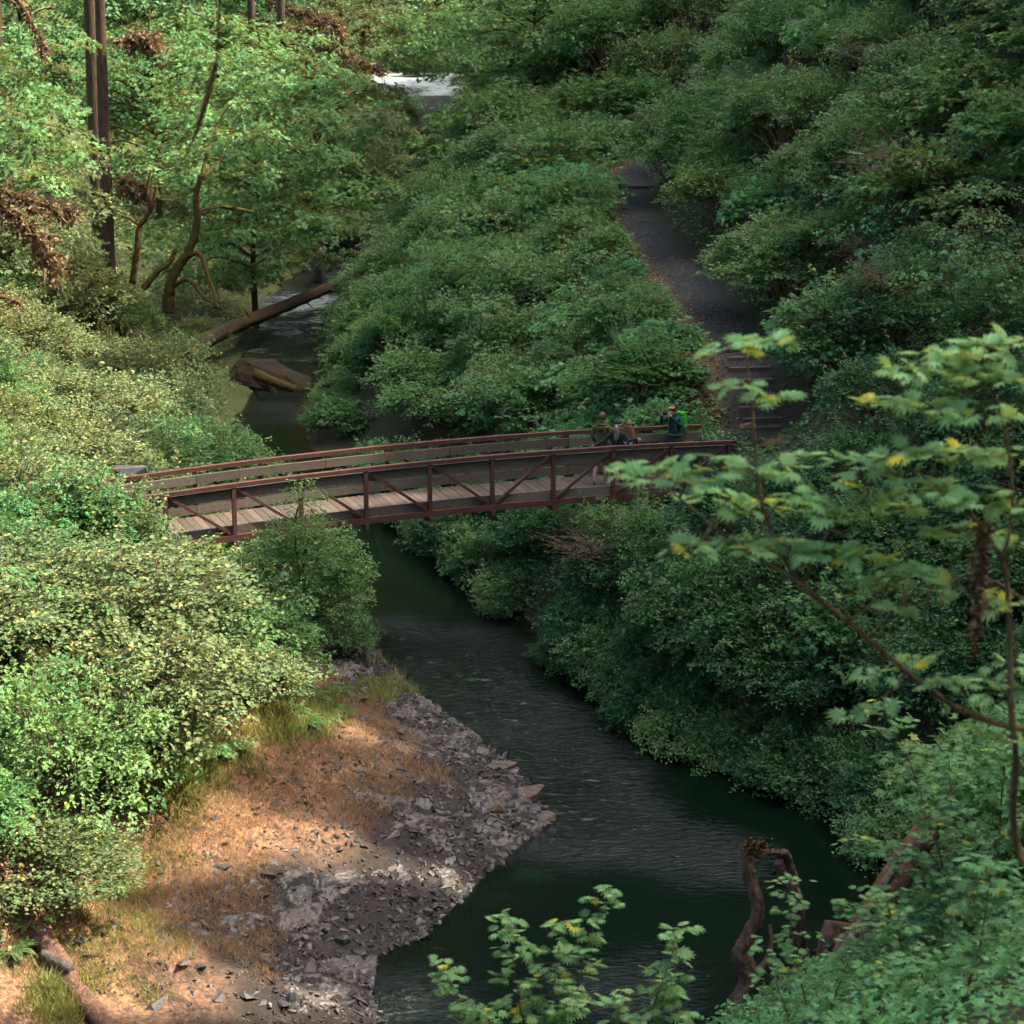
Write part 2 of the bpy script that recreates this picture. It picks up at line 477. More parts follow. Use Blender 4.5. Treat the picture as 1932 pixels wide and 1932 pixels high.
sp2 = nt.nodes.new('ShaderNodeSeparateColor'); nt.links.new(vc2.outputs['Color'], sp2.inputs['Color'])
c = mixc(nt, sp2.outputs[0], soil, moss)
c = mixc(nt, sp.outputs[0], c, rockc)
n4 = noise_tex(nt, 5.0, 5, 0.7, ob)
dm = math_n(nt, 'MULTIPLY', math_n(nt, 'MULTIPLY', sp.outputs[1], ramp(nt, n2, [(0.30, (0, 0, 0)), (0.46, (1, 1, 1))])), ramp(nt, n4, [(0.34, (0.1, 0.1, 0.1)), (0.54, (1, 1, 1))]))
c = mixc(nt, dm, c, dry)
c = mixc(nt, sp.outputs[2], c, grav)
c = mixc(nt, sp2.outputs[1], c, bed)
principled(nt, out, c, 0.9, bump(nt, n1, 0.7, 0.12), 0.2)
M['ground'] = m
gme = gmb.mesh('ground', M['ground'], True)
dl = dist_line(GX.ravel(), GY.ravel(), LEFT); dr = dist_line(GX.ravel(), GY.ravel(), RIGHT); ins = inside(GX.ravel(), GY.ravel(), POLY)
lft = (dl < dr) & ~ins
gx, gy = GX.ravel(), GY.ravel()
edge_n = fbm(gx * 0.35, gy * 0.35, 31, 4)
BW = np.interp(gy, [30, 40, 47, 52, 56, 60], [7.5, 6.5, 5.5, 3.0, 1.8, 1.0])
rock = lft * smooth((BW + 2.2 * edge_n - dl) / 1.2) * (gy < 62)
dryz = lft * (gy < 60) * smooth((dl - 2.4 - 2.0 * edge_n) / 1.6) * smooth((BW + 2.5 - dl) / 2.0)
onp = (~lft) * (~ins) * np.exp(-((gx - path_x(gy) + 0.3 * edge_n) / 0.88) ** 6) * smooth((gy - 61) / 1.5) * (1 - smooth((gy - 120) / 8))
mossz = smooth((gy - 60) / 12) * lft * 0.9 + 0.25 * (~lft) * (1 - ins)
dryp = (~lft) * (~ins) * np.exp(-((gx - path_x(gy) + 1.8) / 0.8) ** 2) * smooth((gy - 62) / 4) * (1 - smooth((gy - 105) / 8))
for nm, ch in (('zone', (rock, np.maximum(dryz, dryp), onp)), ('zone2', (mossz, ins * 1.0, np.zeros(len(gx))))):
    ca = gme.color_attributes.new(nm, 'FLOAT_COLOR', 'POINT')
    ca.data.foreach_set('color', np.c_[ch[0], ch[1], ch[2], np.ones(len(gx))].astype(np.float32).ravel())
tag(link('ground', gme), 'wooded gorge floor and river banks', None, kind='structure')

# ---------------------------------------------------------------- the river
RIFF = [(735, 1205, 1.5, 0.9), (790, 1235, 1.9, 1.0), (850, 1285, 1.9, 1.0), (920, 1345, 1.9, 1.0), (990, 1420, 1.7, 1.0), (1060, 1490, 1.6, 0.9), (1110, 1545, 1.6, 0.7), (1170, 1560, 1.2, 0.5), (1260, 1585, 1.3, 0.4), (1340, 1615, 1.2, 0.3), (1160, 1440, 1.1, 0.4), (740, 1890, 1.0, 0.4), (1180, 1850, 1.1, 0.25),
        (560, 620, 6, 1.1), (600, 560, 6, 1.1), (530, 680, 5, 0.9), (520, 760, 4, 0.4)]
def river_mesh(x0, x1, y0, y1, step):
    gx_ = np.arange(x0, x1 + 1e-6, step); gy_ = np.arange(y0, y1 + 1e-6, step)
    X, Y = np.meshgrid(gx_, gy_, indexing='ij'); X = X.ravel(); Y = Y.ravel()
    ins_ = inside(X, Y, POLY); d = np.minimum(dist_line(X, Y, LEFT), dist_line(X, Y, RIGHT))
    keep = ins_ | (d < 1.6 + step)
    rf = np.zeros(len(X)); 
    for vx, vy, s, a in RIFF:
        P = at_z(vx, vy, 0); rf = np.maximum(rf, a * np.exp(-(((X - P[0]) ** 2 + (Y - P[1]) ** 2) / s ** 2)))
    rf = rf * np.clip(0.75 + 1.2 * fbm(X * 0.5 + Y * 0.25, Y * 0.35 - X * 0.2, 52, 4), 0.15, 1.2)
    rf = np.maximum(rf, smooth((Y - 100) / 12) * 0.75)
    slope = np.gradient(water_z(np.arange(0, 260, 0.5)), 0.5)
    cas = np.clip(np.interp(Y, np.arange(0, 260, 0.5), slope) * 4, 0, 1)
    cas = np.maximum.reduce([np.interp(Y - k, np.arange(0, 260, 0.5), slope) * 4 for k in (-1.5, 0, 1.5, 3, 4.5)]).clip(0, 1)
    for vx, vy, s, a in ((560, 610, 4.5, 0.55), (585, 575, 4.0, 0.55), (530, 660, 3.5, 0.48), (610, 545, 4, 0.55), (590, 640, 3, 0.5)):
        P = at_z(vx, vy, 0); cas = np.maximum(cas, a * np.exp(-(((X - P[0]) ** 2 + (Y - P[1]) ** 2) / s ** 2)))
    cas = cas * np.clip(0.55 + 1.9 * fbm(X * 0.35, Y * 0.55, 57, 4), 0.0, 1.0)
    # flow runs along the channel: stretch ripples across it
    fd = np.array([-0.55, 0.83])
    u = X * fd[0] + Y * fd[1]; v = X * fd[1] - Y * fd[0]
    wv = 0.060 * fbm(u * 1.3, v * 0.6, 41, 3) + 0.035 * fbm(u * 3.6, v * 2.2, 45, 2)
    Z = water_z(Y) + wv * (0.03 + rf) + 0.10 * fbm(u * 1.1, v * 0.8, 48, 3) * np.minimum(1.2, cas + 0.25 * smooth((Y - 95) / 10))
    depth = np.maximum(0, water_z(Y) - ground(X, Y, True))
    nx_, ny_ = len(gx_), len(gy_)
    i_, j_ = np.meshgrid(np.arange(nx_ - 1), np.arange(ny_ - 1), indexing='ij')
    q = (i_ * ny_ + j_).ravel()
    F = np.c_[q, q + ny_, q + ny_ + 1, q + 1]
    F = F[keep[F].all(1)]
    used = np.unique(F); remap = np.full(len(X), -1); remap[used] = np.arange(len(used))
    return np.c_[X, Y, Z][used], remap[F], rf[used], cas[used], depth[used]
m, nt, out = new_mat('river_water')
tc = nt.nodes.new('ShaderNodeTexCoord')
mp = nt.nodes.new('ShaderNodeMapping'); mp.inputs['Rotation'].default_value = (0, 0, R(-33)); mp.inputs['Scale'].default_value = (0.8, 2.0, 1)
nt.links.new(tc.outputs['Object'], mp.inputs['Vector'])
rip = noise_tex(nt, 4.2, 4, 0.6, mp.outputs[0], 1.0)
rip2 = noise_tex(nt, 0.8, 3, 0.5, mp.outputs[0], 0.3)
rf = attr(nt, 'riffle'); ca_ = attr(nt, 'cascade'); dp = attr(nt, 'depth')
hgt = math_n(nt, 'ADD', math_n(nt, 'MULTIPLY', rip, math_n(nt, 'ADD', math_n(nt, 'MULTIPLY', rf, 2.3), 0.02)), math_n(nt, 'MULTIPLY', rip2, 0.03))
nrm = bump(nt, hgt, 0.9, 0.12)
att = math_n(nt, 'SUBTRACT', 1.0, math_n(nt, 'EXPONENT', math_n(nt, 'MULTIPLY', dp, -2.6)), True)
body = nt.nodes.new('ShaderNodeBsdfDiffuse'); body.inputs['Color'].default_value = (0.0011, 0.0056, 0.0027, 1)
clear = nt.nodes.new('ShaderNodeBsdfTransparent'); clear.inputs['Color'].default_value = (0.72, 0.70, 0.52, 1)
inner = nt.nodes.new('ShaderNodeMixShader')
nt.links.new(att, inner.inputs[0]); nt.links.new(clear.outputs[0], inner.inputs[1]); nt.links.new(body.outputs[0], inner.inputs[2])
gl = nd(nt, 'ShaderNodeBsdfGlossy', Roughness=0.14); nt.links.new(nrm, gl.inputs['Normal'])
fr = nd(nt, 'ShaderNodeFresnel', IOR=1.33); nt.links.new(nrm, fr.inputs['Normal'])
surf = nt.nodes.new('ShaderNodeMixShader')
nt.links.new(fr.outputs[0], surf.inputs[0]); nt.links.new(inner.outputs[0], surf.inputs[1]); nt.links.new(gl.outputs[0], surf.inputs[2])
fn = noise_tex(nt, 2.6, 6, 0.7, mp.outputs[0], 0.8)
fk = math_n(nt, 'ADD', math_n(nt, 'MULTIPLY', ca_, 0.40), math_n(nt, 'MULTIPLY', rf, 0.09))
foam = ramp(nt, math_n(nt, 'ADD', fn, fk), [(0.66, (0, 0, 0)), (0.98, (1, 1, 1))])
fd_ = nt.nodes.new('ShaderNodeBsdfDiffuse'); fd_.inputs['Color'].default_value = (0.26, 0.31, 0.295, 1)
fin = nt.nodes.new('ShaderNodeMixShader')
nt.links.new(foam, fin.inputs[0]); nt.links.new(surf.outputs[0], fin.inputs[1]); nt.links.new(fd_.outputs[0], fin.inputs[2])
nt.links.new(fin.outputs[0], out.inputs['Surface'])
M['water'] = m
wmb = MB(); RA, CA, DA = [], [], []
for x0, x1, y0, y1, st in ((-20, 14, 30, 70, 0.12), (-36, 14, 70, 132, 0.3), (-42, 30, 132, 330, 0.6), (-70, 20, -16, 30, 1.0)):
    V_, F_, r_, c_, d_ = river_mesh(x0, x1, y0, y1, st)
    wmb.add(V_, F_); RA.append(r_); CA.append(c_); DA.append(d_)
wme = wmb.mesh('river', M['water'], True)
for nm, ar in (('riffle', RA), ('cascade', CA), ('depth', DA)):
    at_ = wme.attributes.new(nm, 'FLOAT', 'POINT'); at_.data.foreach_set('value', np.concatenate(ar).astype(np.float32))
tag(link('river', wme), 'dark green river with pale riffles winding under the footbridge', None, kind='structure')

# ================================================================ the footbridge
m, nt, out = new_mat('weathered_steel')
tc = nt.nodes.new('ShaderNodeTexCoord')
n1 = noise_tex(nt, 5, 5, 0.65, tc.outputs['Object']); n2 = noise_tex(nt, 40, 3, 0.6, tc.outputs['Object'])
principled(nt, out, mixc(nt, 0.3, ramp(nt, n1, [(0.3, (0.044, 0.016, 0.012)), (0.7, (0.085, 0.035, 0.027))]), ramp(nt, n2, [(0.3, (0.025, 0.012, 0.009)), (0.7, (0.11, 0.055, 0.042))])), 0.55, bump(nt, n2, 0.15, 0.01), 0.4)
M['steel'] = m
def wood_mat(name, a, b, c_, moss=0.25):
    m, nt, out = new_mat(name)
    tc = nt.nodes.new('ShaderNodeTexCoord'); oi = nt.nodes.new('ShaderNodeObjectInfo')
    add = nt.nodes.new('ShaderNodeVectorMath'); add.operation = 'ADD'
    cx = nt.nodes.new('ShaderNodeCombineXYZ')
    nt.links.new(math_n(nt, 'MULTIPLY', oi.outputs['Random'], 37.0), cx.inputs[0]); nt.links.new(math_n(nt, 'MULTIPLY', oi.outputs['Random'], 11.0), cx.inputs[2])
    nt.links.new(tc.outputs['Object'], add.inputs[0]); nt.links.new(cx.outputs[0], add.inputs[1])
    mp = nt.nodes.new('ShaderNodeMapping'); mp.inputs['Scale'].default_value = (1.2, 14, 14); nt.links.new(add.outputs[0], mp.inputs['Vector'])
    n1 = noise_tex(nt, 2.2, 5, 0.65, mp.outputs[0], 0.5); n2 = noise_tex(nt, 1.6, 4, 0.6, add.outputs[0])
    col = ramp(nt, n1, [(0.3, a), (0.7, b)])
    col = mixc(nt, math_n(nt, 'MULTIPLY', ramp(nt, n2, [(0.45, (0, 0, 0)), (0.65, (1, 1, 1))]), moss), col, c_)
    hs = nt.nodes.new('ShaderNodeHueSaturation'); nt.links.new(col, hs.inputs['Color'])
    v = math_n(nt, 'MULTIPLY_ADD', oi.outputs['Random'], 0.5); v.node.inputs[2].default_value = 0.75; nt.links.new(v, hs.inputs['Value'])
    principled(nt, out, hs.outputs['Color'], 0.8, bump(nt, n1, 0.4, 0.01), 0.25)
    return m
M['board'] = wood_mat('board', (0.052, 0.041, 0.031), (0.135, 0.108, 0.083), (0.075, 0.095, 0.072), 0.6)
M['deck'] = wood_mat('deck', (0.040, 0.030, 0.023), (0.095, 0.072, 0.056), (0.05, 0.045, 0.034), 0.4)
M['timber'] = wood_mat('timber', (0.045, 0.032, 0.024), (0.12, 0.085, 0.062), (0.05, 0.05, 0.025), 0.5)

bridge = thing('footbridge', 'arched rust-brown steel truss footbridge with wooden boards and deck over the river', 'footbridge', bp(-1, BW_ / 2, -DEPTH))
inv = Vector(bridge.location)
def bpart(name, V, F, mat, origin=None, parent=None):
    o = np.array(origin if origin is not None else V.mean(0), float)
    ob_ = MB().add(V - o, F).build(name, mat)
    ob_.parent = parent or bridge
    ob_.location = Vector(o) - inv
    return ob_
def swept(k0, k1, off, dz, w, h, n):
    ks = np.linspace(k0, k1, n); P = np.array([bp(k, off, dz) for k in ks])
    T = norm(np.gradient(P, axis=0)); S = np.array([PE[0], PE[1], 0]); U = norm(np.cross(T, S)); U = U * np.sign(U[:, 2:3])
    V = np.concatenate([P + S * a * w / 2 + U * b * h / 2 for a, b in ((-1, -1), (1, -1), (1, 1), (-1, 1))]).reshape(4, n, 3).transpose(1, 0, 2).reshape(-1, 3)
    F = [[i * 4 + j, i * 4 + (j + 1) % 4, i * 4 + 4 + (j + 1) % 4, i * 4 + 4 + j] for i in range(n - 1) for j in range(4)]
    F += [[3, 2, 1, 0], [4 * n - 4, 4 * n - 3, 4 * n - 2, 4 * n - 1]]
    return V, np.array(F)
for off, sk, inn in ((0.0, 0.0, 1), (BW_, SKEW / SPC, -1)):
    lo, hi = K0 + sk * 0.3, K1 + sk * 0.2
    for nm, dz, w, h in (('top_rail', -RAIL_H / 2, 0.12, RAIL_H), ('bottom_chord', -DEPTH + CH_H / 2, 0.11, CH_H)):
        V, F = swept(lo, hi, off, dz, w, h, 44); bpart(nm, V, F, M['steel'])
    posts = [k for k in range(-6, 5)]
    for k in posts:
        kk = k + sk
        if kk < lo: kk = lo + 0.03
        a = bp(kk, off, -DEPTH + CH_H + 0.001); b = bp(kk, off, -RAIL_H - 0.001)
        V, F = beam(a, b, 0.10, 0.10, (AX[0], AX[1], 0)); bpart('post', V, F, M['steel'])
    for k in range(-6, 4):
        ka, kb = k + sk, k + 1 + sk
        ka = max(ka, lo)
        if k < 0: a = bp(ka + 0.06, off, -RAIL_H - 0.05); b = bp(kb - 0.05, off, -DEPTH + CH_H + 0.03)
        else: a = bp(ka + 0.05, off, -DEPTH + CH_H + 0.03); b = bp(kb - 0.06, off, -RAIL_H - 0.05)
        V, F = beam(a, b, 0.065, 0.075); bpart('diagonal', V, F, M['steel'])
    # boards bolted to the inside of the posts
    rows = [(-0.275, 0.26), (-1.19, 0.22)] if inn == 1 else [(-0.29, 0.22), (-0.60, 0.19), (-0.83, 0.20), (-1.07, 0.22)]
    for dz, h in rows:
        cuts = [lo, -4 + sk, -2 + sk, 0 + sk, 2 + sk, hi]
        for c0, c1 in zip(cuts[:-1], cuts[1:]):
            j = random.uniform(-0.006, 0.006)
            V, F = swept(c0 + 0.004, c1 - 0.004, off + inn * 0.082, dz + j, 0.055, h, 9)
            ob_ = bpart('rail_board', V, F, M['board'])
    for k in posts:                              # board brackets on the inner faces
        if k in (-6,): continue
        for dz, h in rows[:1]:
            V, F = beam(bp(k + sk - 0.045, off + inn * 0.02, dz + 0.06), bp(k + sk - 0.045, off + inn * 0.05, dz + 0.06), 0.05, 0.06)
            bpart('bracket', V, F, M['steel'])
npl = int((K1 - K0) * SPC / 0.196)
for i in range(npl):
    k = K0 + (i + 0.5) * (K1 - K0) / npl
    w = (K1 - K0) / npl * SPC - 0.012
    c = bp(k, BW_ / 2, -DECK_BELOW - 0.03 + random.uniform(-0.004, 0.004)); sx = BW_ / 2 - 0.115
    S = np.array([PE[0], PE[1], 0]); T = np.array([AX[0], AX[1], (rail_z(k + .1) - rail_z(k - .1)) / (0.2 * SPC)])
    V, F = beam(c - S * sx, c + S * sx, w, 0.055, np.cross(S, T) * np.sign(np.cross(S, T)[2]))
    bpart('deck_plank', V, F, M['deck'])
for k in range(-6, 5):
    a = bp(k, -0.10, -DEPTH - 0.072); b = bp(k + 0.0, BW_ + 0.10, -DEPTH - 0.072)
    V, F = beam(a, b, 0.10, 0.14); bpart('floor_beam', V, F, M['steel'])
for o_ in (0.62, 1.29):
    V, F = swept(K0, K1, o_, -DEPTH + 0.08, 0.09, 0.15, 30); bpart('stringer', V, F, M['steel'])
# ================================================================ foliage kit
SHAPES = {}
def lshape(name, pts, faces): SHAPES[name] = (np.array(pts, float), [np.array(f) for f in faces])
# a = along the leaf, b = across, c = out of the leaf plane
lshape('oval', [(0, 0, 0), (0.5, 0.34, 0.10), (1, 0, 0.0), (0.5, -0.34, 0.10)], [[[0, 1, 2], [0, 2, 3]]])
lshape('blade', [(0, -0.03, 0), (0, 0.03, 0), (0.6, 0.02, 0.04), (1, 0, 0)], [[[0, 2, 1], [0, 3, 2]]])
lshape('broad', [(0, 0, 0), (0.25, 0.42, 0.10), (0.75, 0.32, 0.05), (1, 0, -0.06), (0.75, -0.32, 0.05), (0.25, -0.42, 0.10)], [[[0, 1, 2], [0, 2, 3], [0, 3, 4], [0, 4, 5]]])
lshape('lobed', [(0, 0, 0), (0.02, 0.40, 0.03), (0.36, 0.20, 0.05), (0.60, 0.44, 0.0), (0.58, 0.13, 0.04), (1, 0, -0.10), (0.58, -0.13, 0.04), (0.60, -0.44, 0.0), (0.36, -0.20, 0.05), (0.02, -0.40, 0.03)],
       [[[0, 1, 2], [0, 2, 3], [0, 3, 4], [0, 4, 5], [0, 5, 6], [0, 6, 7], [0, 7, 8], [0, 8, 9]]])
def _maple():
    pts = [(0.0, 0, 0)]; 
    tips = [(-100, 0.36), (-72, 0.62), (-44, 0.80), (-20, 0.92), (0, 1.0), (20, 0.92), (44, 0.80), (72, 0.62), (100, 0.36)]
    for i, (ang, ln) in enumerate(tips):
        a = R(ang); pts.append((ln * math.cos(a), ln * math.sin(a), -0.07 * ln * ln + 0.02))
        if i < len(tips) - 1:
            b = R((ang + tips[i + 1][0]) / 2); q = 0.62 * min(ln, tips[i + 1][1]); pts.append((q * math.cos(b), q * math.sin(b), 0.06))
    n = len(pts)
    return pts, [[[0, i, i + 1] for i in range(1, n - 1)]]
lshape('maple', *_maple())
def put_leaves(mb, P, D, N, size, shape, lr=None, rng=RNG):
    """leaf faces at points P, pointing along D, facing N"""
    n = len(P); D = norm(D); B = norm(np.cross(N, D)); N = np.cross(D, B)
    pts, faces = SHAPES[shape]
    size = np.broadcast_to(size, (n,))
    V = P[:, None, :] + size[:, None, None] * (pts[None, :, 0:1] * D[:, None, :] + pts[None, :, 1:2] * B[:, None, :] + pts[None, :, 2:3] * N[:, None, :])
    k = len(pts)
    F = (np.arange(n)[:, None, None] * k + faces[0][None]).reshape(-1, 3)
    if lr is None: lr = rng.random(n)
    mb.add(V.reshape(-1, 3), F, np.repeat(lr, len(faces[0])))
    return mb
def rdir(n, rng): return norm(rng.normal(size=(n, 3)))
def sprays(mb, C, A, N, L, W, per, size, shape, rng, droop=0.15, jit=0.35):
    """flat twigs of leaves: centres C, axes A, facing N"""
    n = len(C); A = norm(A); S = norm(np.cross(N, A)); N = norm(np.cross(A, S)); N = N * np.where(N[:, 2:3] < 0, -1, 1)
    t = rng.random((n, per)); s = (rng.random((n, per)) * 2 - 1)
    wid = (0.35 + 0.65 * np.sin(np.pi * np.clip(t * 0.9 + 0.1, 0, 1)))
    L = np.broadcast_to(L, (n,))[:, None]; W = np.broadcast_to(W, (n,))[:, None]
    P = C[:, None] + A[:, None] * (t * L)[..., None] + S[:, None] * (s * wid * W)[..., None]
    P[..., 2] -= droop * (t ** 2 + 0.6 * (s * wid) ** 2) * L
    P += N[:, None] * (rng.normal(size=(n, per)) * 0.10 * W)[..., None]
    Dv = A[:, None] * 0.7 + S[:, None] * (np.sign(s) * 0.8)[..., None] + rng.normal(size=(n, per, 3)) * 0.3
    Dv[..., 2] -= 0.22
    Nv = N[:, None] + rng.normal(size=(n, per, 3)) * jit
    sz = size * (0.65 + 0.6 * rng.random(n * per))
    base = rng.random((n, 1)) * 0.45
    lr = np.clip(base + 0.55 * rng.random((n, per)), 0, 1).ravel()
    put_leaves(mb, P.reshape(-1, 3), Dv.reshape(-1, 3), Nv.reshape(-1, 3), sz, shape, lr)

def make_shrub(seed, rad, h, clumps, spc, per, leaf, shape, tier=0.6, open_=0.0, spray=0.34, low=0.0):
    """foliage and stems of one shrub, base at the origin"""
    rng = np.random.default_rng(seed)
    fol, st = MB(), MB()
    d = rdir(clumps, rng); d[:, 2] = np.abs(d[:, 2]) * 1.0 - low * rng.random(clumps)
    rr = 0.55 + 0.35 * rng.random(clumps)
    C = d * rr[:, None] * np.array([rad, rad, h * 0.52]) + np.array([0, 0, h * 0.47])
    cr = rad * (0.18 + 0.24 * rng.random(clumps))
    for c, r_, dd in zip(C, cr, d):
        n = spc
        q = norm(rdir(n, rng) + dd * 0.7 + np.array([0, 0, 0.55]))
        P = c + q * (r_ * (0.45 + 0.65 * rng.random(n)))[:, None] * np.array([1.25, 1.25, 0.62])
        A = norm(q * np.array([1, 1, 0.35]) + dd * np.array([0.5, 0.5, 0]) + rng.normal(size=(n, 3)) * 0.25)
        N = norm(np.array([0, 0, 1.0]) * tier + q * (1 - tier) + rng.normal(size=(n, 3)) * 0.12)
        sprays(fol, P, A, N, spray * (0.7 + 0.6 * rng.random(n)), spray * 0.5, per, leaf, shape, rng)
        mid = c * np.array([0.45, 0.45, 0.55]) + rng.normal(size=3) * 0.12 * rad
        base = np.array([rng.normal() * 0.10 * rad, rng.normal() * 0.10 * rad, -0.25])
        line = smooth_line([base, mid, c, c + dd * r_ * 0.6], 4)
        add_tube(st, line, np.linspace(0.030, 0.006, len(line)) * (0.6 + rad * 0.35), 5)
        for _ in range(3):
            e = c + norm(rdir(1, rng)[0] + dd) * r_ * 1.0
            l2 = smooth_line([mid * 0.3 + c * 0.7, (c + e) / 2 + rng.normal(size=3) * 0.05, e], 3)
            add_tube(st, l2, np.linspace(0.011, 0.004, len(l2)), 4)
    # long leafy shoots that break the outline
    ns = int(clumps * 2.2); q = norm(rdir(ns, rng) + np.array([0, 0, 0.45])); cc = C[rng.integers(clumps, size=ns)]
    for p0, dd in zip(cc, q):
        dd = norm(dd + 0.6 * norm(p0 - np.array([0, 0, h * 0.4]))); l_ = rad * (0.35 + 0.40 * rng.random())
        e = p0 + dd * l_ * 1.2; e[2] -= 0.10 * l_
        line = smooth_line([p0, p0 + dd * l_ * 0.65 + np.array([0, 0, 0.05]), e], 5)
        add_tube(st, line, np.linspace(0.009, 0.003, len(line)), 4)
        n = max(6, int(l_ / leaf * 2.2)); t = 0.25 + 0.75 * rng.random(n); k = np.clip((t * (len(line) - 1)).astype(int), 0, len(line) - 1)
        sd = np.where(rng.random(n) < 0.5, 1, -1)[:, None]; S = norm(np.cross(dd, [0, 0, 1.0]))
        A = S * sd * 0.9 + dd * 0.6 + rng.normal(size=(n, 3)) * 0.25; A[:, 2] -= 0.15
        put_leaves(fol, line[k] + rng.normal(size=(n, 3)) * 0.03, A, np.array([0, 0, 1.0]) + rng.normal(size=(n, 3)) * 0.3, leaf * (0.7 + 0.5 * rng.random(n)), shape, np.clip(0.3 + 0.7 * rng.random(n), 0, 1))
    return fol, st
def make_fern(seed, n=13, L=0.85):
    rng = np.random.default_rng(seed); fol = MB()
    for i in range(n):
        az = i / n * 2 * np.pi + rng.normal() * 0.2; l_ = L * (0.75 + 0.4 * rng.random())
        t = np.linspace(0.08, 1, 20)
        r_ = l_ * (t * 0.95); z = l_ * (0.75 * t - 0.62 * t ** 2.2)
        P = np.c_[np.cos(az) * r_, np.sin(az) * r_, z]
        Ax = norm(np.gradient(P, axis=0)); S = norm(np.cross(Ax, [0, 0, 1.0])); Nn = np.cross(S, Ax)
        w = 0.16 * l_ * np.sin(np.pi * np.clip(t * 0.85 + 0.12, 0, 1)) + 0.02
        for s in (-1, 1):
            put_leaves(fol, P, S * s + Ax * 0.35, Nn + rng.normal(size=P.shape) * 0.12, w, 'oval', 0.2 + 0.6 * rng.random(len(P)))
        add_tube(fol, P, np.linspace(0.006, 0.002, len(P)), 3)
    return fol
def make_tree_crown(seed, h, plates, per_plate, leaf, shape, r0, zlo=0.35, plate_r=1.5, per=14, lean=(0, 0)):
    """broadleaf tree of drooping foliage tiers on limbs"""
    rng = np.random.default_rng(seed); fol, wood = MB(), MB()
    trunk = smooth_line([(0, 0, -0.4), (rng.normal() * .15, rng.normal() * .15, h * 0.3), (lean[0] * .5 + rng.normal() * .25, lean[1] * .5 + rng.normal() * .25, h * 0.6), (lean[0], lean[1], h * 0.95)], 7)
    add_tube(wood, trunk, np.linspace(r0, r0 * 0.2, len(trunk)), 8, 0.15, seed)
    for i in range(plates):
        u = zlo + (1 - zlo) * (i + rng.random()) / plates
        b = trunk[min(len(trunk) - 1, int(u * 0.93 * (len(trunk) - 1)))]
        az = i * 2.4 + rng.normal() * 0.4
        reach = h * (0.16 + 0.30 * np.sin(np.pi * min(1, (u - zlo) / (1 - zlo) * 0.85 + 0.15))) * (0.55 + 0.6 * rng.random())
        e = b + np.array([np.cos(az) * reach, np.sin(az) * reach, reach * (0.28 * rng.random() + 0.02)])
        mid = (b + e) / 2 + np.array([0, 0, reach * 0.14]) + rng.normal(size=3) * 0.1
        line = smooth_line([b, mid, e], 5)
        add_tube(wood, line, np.linspace(r0 * 0.34, r0 * 0.07, len(line)), 5, 0.1, seed + i)
        pr = plate_r * (0.7 + 0.6 * rng.random())
        q = rng.random((per_plate, 2)); ang = q[:, 0] * 2 * np.pi; rad = np.sqrt(q[:, 1]) * pr
        P = e + np.c_[np.cos(ang) * rad, np.sin(ang) * rad, -0.22 * rad ** 2 / pr + rng.normal(size=per_plate) * 0.10 * pr]
        inner = rng.random(per_plate) < 0.22
        P[inner] = mid + (P[inner] - e) * 0.7
        A = np.c_[np.cos(ang), np.sin(ang), -0.25 + rng.normal(size=per_plate) * 0.15] + rng.normal(size=(per_plate, 3)) * 0.25
        N = np.array([0, 0, 1.0]) + rng.normal(size=(per_plate, 3)) * 0.22 + A * 0.25
        sprays(fol, P, A, N, leaf * 3.4, leaf * 1.9, per, leaf, shape, rng, droop=0.25)
        for _ in range(3):
            l2 = smooth_line([mid, (mid + e) / 2 + rng.normal(size=3) * 0.2, P[rng.integers(per_plate)]], 3)
            add_tube(wood, l2, np.linspace(r0 * 0.10, r0 * 0.03, len(l2)), 4)
    return fol, wood
def make_conifer(seed, h, r0, boughs=70, reach=3.2, zlo=0.25, per=26):
    rng = np.random.default_rng(seed); fol, wood = MB(), MB()
    tr = np.c_[rng.normal(size=6) * 0.08, rng.normal(size=6) * 0.08, np.linspace(-0.5, h, 6)]; tr[0, :2] = 0
    tr = smooth_line(tr, 4); add_tube(wood, tr, np.linspace(r0, r0 * 0.08, len(tr)), 9, 0.12, seed)
    for i in range(boughs):
        u = zlo + (1 - zlo) * (i + rng.random()) / boughs; az = rng.random() * 6.28; z = u * h
        l_ = reach * (1.08 - u) ** 0.75 * (0.6 + 0.5 * rng.random())
        dv = np.array([np.cos(az), np.sin(az), 0])
        b = np.array([0, 0, z]); e = b + dv * l_ + np.array([0, 0, -0.28 * l_])
        line = smooth_line([b, b + dv * l_ * 0.5 + np.array([0, 0, 0.02]), e], 4)
        add_tube(wood, line, np.linspace(0.05, 0.012, len(line)) * r0 / 0.3, 4)
        t = rng.random(per) ** 0.7; P = b + dv * (t * l_)[:, None]; P[:, 2] += -0.28 * l_ * t ** 2
        side = np.cross(dv, [0, 0, 1.0]) * np.where(rng.random(per) < 0.5, 1, -1)[:, None]
        A = dv * 0.8 + side * 0.8 + rng.normal(size=(per, 3)) * 0.25; A[:, 2] -= 0.35
        put_leaves(fol, P, A, np.array([0, 0, 1.0]) + rng.normal(size=(per, 3)) * 0.3, l_ * 0.30 * (1.15 - t) + 0.18, 'oval', rng.random(per))
    return fol, wood

